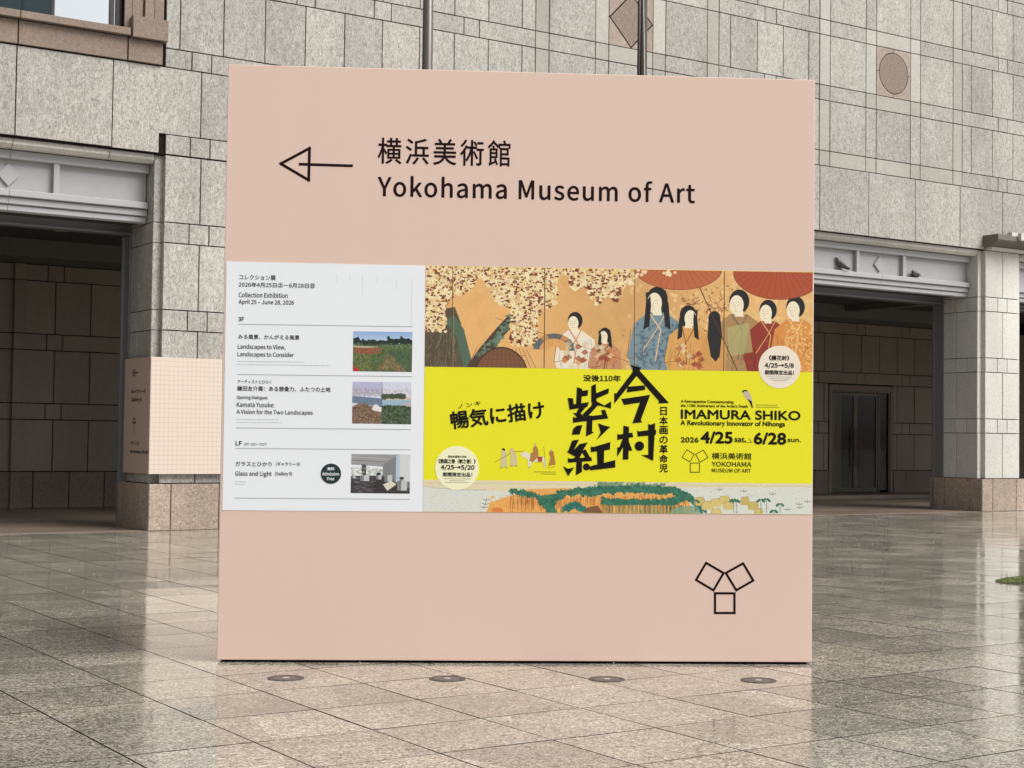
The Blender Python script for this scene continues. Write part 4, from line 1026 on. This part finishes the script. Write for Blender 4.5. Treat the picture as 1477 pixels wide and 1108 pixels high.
# ---------------------------------------------------------------- gridded sign box round the left pier
GS = empty('wall_sign', (0, 0, 0)); tag(GS, 'pale peach sign box with fine grid wrapped round the left pier beside the big sign', 'sign')
def grid_mat():
    b = NB('peach_grid_print'); sc_ = b.mapping((1/.075,)*3)
    sp_ = b.n('ShaderNodeSeparateXYZ'); b.l(sc_, sp_.inputs[0])
    def ln(o): return b.math('LESS_THAN', b.math('FRACT', o), .10)
    f = b.math('MAXIMUM', ln(sp_.outputs[0]), ln(sp_.outputs[2]))
    c = b.mix((.56, .47, .40), (.42, .345, .29), b.math('MULTIPLY', f, .85))
    return b.set(Base_Color=c, Roughness=.5)
GM = grid_mat(); PM = sheet_mat('plain_peach_panel', (.52, .40, .33))
gx0, gx1, gy0, gy1, gz0, gz1 = 8.615, 10.22, YF-.10, P1-.32, .905, 2.77
MB().box(gx0+.004, gx1, gy0, gy0+.02, gz0, gz1).build('front_panel', GM, GS)
MB().box(gx0, gx0+.02, gy0+.0205, gy1, gz0, gz1).build('side_panel', PM, GS)
MB().box(gx1-.02, gx1, gy0+.0205, gy1, gz0, gz1).box(gx0+.021, gx1-.021, gy0+.0205, YF-.01, gz1-.02, gz1).box(gx0+.021, gx1-.021, gy0+.0205, YF-.01, gz0, gz0+.02).build('edge_panel', PM, GS)
def side_text(txt, y0, y1, z0, z1, mat=M['black']):       # reads on the face that looks to -X (left end is deeper in)
    v, f = glyphs(txt); mn, mx = v.min(0), v.max(0); q = (v-mn)/(mx-mn)
    pts_ = [(gx0-.002, y1-(y1-y0)*a, z0+(z1-z0)*b_) for a, b_ in q]
    n_ = len(pts_); sh = [(0, 0), (.003, 0), (-.003, 0), (0, .003), (0, -.003)]
    pts_ = [(x-i*.0001, y+a, z+b_) for i, (a, b_) in enumerate(sh) for x, y, z in pts_]; f = [tuple(i*n_+q_ for q_ in t_) for i in range(5) for t_ in f]
    link('lettering', mesh('lettering', pts_, f), mat, GS)
def sidept(px, py):
    d = CF+(px-738.5)/FPX*CR-(py-554)/FPX*CU; t = gx0/d.x; return d.y*t, EYE+d.z*t
def sbox(a, b_, c_, d):   # zoomed reading -> y,z on the side face
    q = 150/831.
    y1, z1 = sidept(180+a*q, 500+c_*q); y0, z0 = sidept(180+b_*q, 500+d*q); return y0, y1, min(z0, z1), max(z0, z1)
for t, bx_ in (('ギャラリー8', (55, 162, 345, 372)), ('Gallery 8', (55, 132, 408, 446)), ('アトリエ', (48, 115, 760, 788)), ('Workshop Studio', (45, 190, 825, 862))):
    side_text(t, *sbox(*bx_))
def sline(pts_, w_=.02):
    P = []
    for (a, b_), (c_, d) in zip(pts_[:-1], pts_[1:]):
        p = np.array(sidept(180+a*150/831, 500+b_*150/831)); q = np.array(sidept(180+c_*150/831, 500+d*150/831))
        dd = (q-p)/np.linalg.norm(q-p); n = np.array([-dd[1], dd[0]])*w_/2; P.append([p-n, q-n, q+n, p+n])
    v, f = [], []
    for i, q in enumerate(P):
        f.append(tuple(range(len(v), len(v)+4))); v += [(gx0-.002-.0002*i, a[0], a[1]) for a in q]
    link('arrow', mesh('arrow', v, f), M['black'], GS)
sline([(60, 208), (82, 184), (82, 238), (60, 208)], .016); sline([(74, 208), (110, 208)], .016)
sline([(76, 562), (62, 610), (88, 610), (76, 562)], .016); sline([(76, 596), (73, 688)], .016)

# ---------------------------------------------------------------- flag pole and lamp pole behind the sign
def ground_at(px, dist):
    d = CF+(px-738.5)/FPX*CR; d = Vector((d.x, d.y, 0)); return d.normalized()*dist
p = ground_at(609.5, 15.6)
pl = empty('flagpole', (p.x, p.y, 0)); tag(pl, 'plain dark bronze pole rising behind the sign, left of the two', 'pole', 'poles behind the sign')
MB().tube([(0, 0, 0), (0, 0, 4.0), (0, 0, 9.5)], [.064, .058, .044], 24).build('shaft', M['pole_dark'], pl, True)
MB().tube([(0, 0, 0), (0, 0, .05), (0, 0, .06)], [.13, .13, .09], 24).build('foot', M['pole_dark'], pl)
p = ground_at(924, 15.6)
pl = empty('flagpole', (p.x, p.y, 0)); tag(pl, 'grey pole with pale rope and dark back strip, right of the two behind the sign', 'pole', 'poles behind the sign')
MB().tube([(0, 0, 0), (0, 0, 4.9)], [.042, .038], 20).build('shaft', M['pole_grey'], pl, True)
MB().tube([(0, 0, 4.9), (0, 0, 9.5)], [.034, .026], 20).build('upper_shaft', M['pole_grey'], pl, True)
MB().tube([(-.05, .02, 0), (-.045, .02, 9.3)], [.026, .012], 10).build('conduit', M['bronze'], pl, True)
MB().tube([(.02, -.055, 1.2), (-.01, -.05, 4.6), (-.045, -.045, 6.0), (-.03, -.02, 9.3)], .006, 6).build('rope', M['rope'], pl)
MB().tube([(0, 0, 0), (0, 0, .05), (0, 0, .06)], [.11, .11, .07], 24).build('foot', M['pole_grey'], pl)

# ---------------------------------------------------------------- recessed ground lights in front of the sign
gl = plain('ground_light_glass', (.045, .045, .05), .28, 0, .4)
ringm = plain('ground_light_ring', (.06, .047, .042), .5, 0)
names = ['leftmost of the four round ground lights in front of the sign', 'second from the left of the four round ground lights before the sign',
         'third from the left of the four round ground lights before the sign', 'rightmost of the four round ground lights in front of the sign']
root0 = None
for i, u in enumerate((.525, 1.555, 2.585, 3.57)):
    q = SO+E_*u+NRM*(.675 if i < 3 else .70)
    if root0 is None:
        root0 = empty('ground_light'); root = root0
        ring = MB()
        v = []; n = 40
        for r_, z in ((.118, .0012), (.116, .003), (.088, .0034), (.084, .0015)):
            v += [(r_*math.cos(2*math.pi*t/n), r_*math.sin(2*math.pi*t/n), z) for t in range(n)]
        ring.add(v, [(a*n+t, a*n+(t+1) % n, (a+1)*n+(t+1) % n, (a+1)*n+t) for a in range(3) for t in range(n)])
        ro = ring.build('ring', ringm, root0)
        gm = MB(); v = [(.0842*math.cos(2*math.pi*t/n), .0842*math.sin(2*math.pi*t/n), .0016) for t in range(n)]+[(.04*math.cos(2*math.pi*t/n), .04*math.sin(2*math.pi*t/n), .003) for t in range(n)]
        gm.add(v, [(t, (t+1) % n, n+(t+1) % n, n+t) for t in range(n)]+[tuple(range(n, 2*n))]); go_ = gm.build('lens', gl, root0)
        rf_ = MB().tube([(0, 0, .002), (0, 0, .004)], .022, 16).build('lens_highlight', plain('painted_lens_highlight', (.55, .55, .58), .3, .3), root0)  # pale disc painted in for the highlight on the lens
    else:
        root = root0.copy(); COL.objects.link(root)
        for ch in (ro, go_, rf_):
            c2 = ch.copy(); COL.objects.link(c2); c2.parent = root
    root.location = (q.x, q.y, 0); root.rotation_euler = (0, 0, i*.5)
    tag(root, names[i], 'ground light', 'round ground lights in front of the sign')

# ---------------------------------------------------------------- pigeons on the lintel ledge
def feather(name, c):
    b = NB(name); f = b.noise(b.pos, 60, 2); return b.set(Base_Color=b.mix(c, tuple(x*.5 for x in c), f), Roughness=.6)
PG, PD = feather('slate_feathers', (.085, .09, .105)), feather('dark_feathers', (.022, .022, .03))
def pigeon(x, z, rz, label, pose):
    r_ = empty('pigeon', (x, YF+.345, z), rz); tag(r_, label, 'pigeon', 'pigeons on the right lintel')
    if pose == 'stand':
        sp_ = [(-.20, 0, .035), (-.13, 0, .06), (-.06, 0, .105), (0, 0, .14), (.05, 0, .175), (.075, 0, .215), (.085, 0, .245), (.105, 0, .262), (.128, 0, .258)]
        rd = [(.022, .012), (.032, .024), (.055, .05), (.068, .062), (.06, .055), (.04, .038), (.029, .028), (.027, .026), (.012, .012)]
    else:
        sp_ = [(-.19, 0, .05), (-.12, 0, .055), (-.05, 0, .07), (.01, 0, .08), (.06, 0, .095), (.09, 0, .12), (.105, 0, .135), (.125, 0, .142), (.145, 0, .136)]
        rd = [(.02, .012), (.034, .026), (.06, .055), (.07, .065), (.06, .055), (.042, .038), (.03, .03), (.027, .026), (.012, .012)]
    MB().tube(sp_, rd, 14).build('body', PG, r_, True)
    for s in (-1, 1):
        w_ = MB(); w_.tube([(-.21, s*.03, sp_[0][2]+.01), (-.1, s*.055, sp_[1][2]+.03), (0, s*.06, sp_[3][2]+.01), (.04, s*.045, sp_[4][2])], [(.008, .012), (.012, .04), (.012, .048), (.008, .012)], 10)
        w_.build('wing', PD, r_, True)
        if pose == 'stand':
            MB().tube([(0, s*.025, .09), (.005, s*.025, .004), (.035, s*.025, .004)], .004, 6).build('leg', plain('pink_leg', (.35, .12, .1), .6), r_)
    hx_, hz_ = sp_[-1][0], sp_[-1][2]
    MB().tube([(hx_-.005, 0, hz_), (hx_+.03, 0, hz_-.012)], [.008, .001], 8).build('beak', PD, r_)
    hd = MB().tube([(hx_-.06, 0, hz_-.012), (hx_-.035, 0, hz_+.006), (hx_-.005, 0, hz_+.003)], [.01, .0285, .016], 12).build('head', PD, r_, True)
pigeon(23.98*1.0135, 5.286, R(160), 'grey pigeon standing upright on the right lintel, left of the raised lozenge', 'stand')
pigeon(26.28*1.0135, 5.286, R(195), 'dark pigeon crouching low on the right lintel, right of the lozenge', 'crouch')

# ---------------------------------------------------------------- grass patch at the right edge
gr = MB(); random.seed(5)
def blade(x, y, h, a, lean, w_):
    dx, dy = math.cos(a), math.sin(a)
    p0 = (x-dy*w_, y+dx*w_, .01); p1 = (x+dy*w_, y-dx*w_, .01); p2 = (x+dx*lean, y+dy*lean, .01+h)
    m0 = (x-dy*w_*.8+dx*lean*.35, y+dx*w_*.8+dy*lean*.35, .01+h*.6); m1 = (x+dy*w_*.8+dx*lean*.35, y-dx*w_*.8+dy*lean*.35, .01+h*.6)
    gr.add([p0, p1, m1, m0, p2], [(0, 1, 2, 3), (3, 2, 4)])
CXG, CYG = 15.55, 11.35
for _ in range(9000):
    a, r_ = random.random()*2*math.pi, math.sqrt(random.random())
    x, y = CXG+math.cos(a)*r_*1.5, CYG+math.sin(a)*r_*.5*(1+.25*math.sin(5*a))
    blade(x, y, random.uniform(.012, .05)*(1.7-r_*1.3)+(random.random() < .03)*.08, random.random()*6.28, random.uniform(.01, .05), random.uniform(.0015, .0035))
gb = NB('grass_blades'); gb.set(Base_Color=gb.ramp(gb.noise(gb.pos, 9, 3), ((.3, (.05, .08, .012)), (.55, (.15, .20, .02)), (.75, (.32, .36, .06)))), Roughness=.6)
tag(gr.build('grass', gb.m), 'patch of short green grass and moss at the right edge of the plaza', 'grass', kind='stuff')
n = 40; soil = MB(); v = [(CXG+1.5*math.cos(2*math.pi*t/n), CYG+.62*math.sin(2*math.pi*t/n), .004) for t in range(n)]+[(CXG+1.3*math.cos(2*math.pi*t/n), CYG+.5*math.sin(2*math.pi*t/n), .02) for t in range(n)]
soil.add(v, [(t, (t+1) % n, n+(t+1) % n, n+t) for t in range(n)]+[tuple(range(n, 2*n))])
tag(soil.build('planting_soil', plain('moss_soil', (.05, .06, .02), .9)), kind='structure')

# ---------------------------------------------------------------- splashes of rain on the wet paving
random.seed(9); spl = MB()
for _ in range(300):
    for __ in range(20):
        x, y = random.uniform(4, 26), random.uniform(6, 22)
        d = Vector((x, y, -EYE)); z = d.dot(CF); px = 738.5+FPX*d.dot(CR)/z
        if -20 < px < 1500: break
    for q in range(random.randint(2, 4)):
        a = random.random()*6.28; r_ = random.uniform(.002, .012); h = random.uniform(.004, .02); s = random.uniform(.0015, .0035)
        cx, cy = x+math.cos(a)*r_, y+math.sin(a)*r_
        spl.add([(cx-s, cy, h), (cx, cy-s, h), (cx+s, cy, h), (cx, cy+s, h), (cx, cy, h+s*1.3), (cx, cy, h-s)], [(0, 1, 4), (1, 2, 4), (2, 3, 4), (3, 0, 4), (1, 0, 5), (2, 1, 5), (3, 2, 5), (0, 3, 5)])
wd = NB('water_drop'); wd.set(Base_Color=(.9, .92, .93), Roughness=.05); wd.p.inputs['Transmission Weight'].default_value = .3
tag(spl.build('rain_splashes', wd.m, None, True), 'tiny drops of rain splashing up from the wet paving', 'rain splash', kind='stuff')
print('OBJ', len(bpy.data.objects))
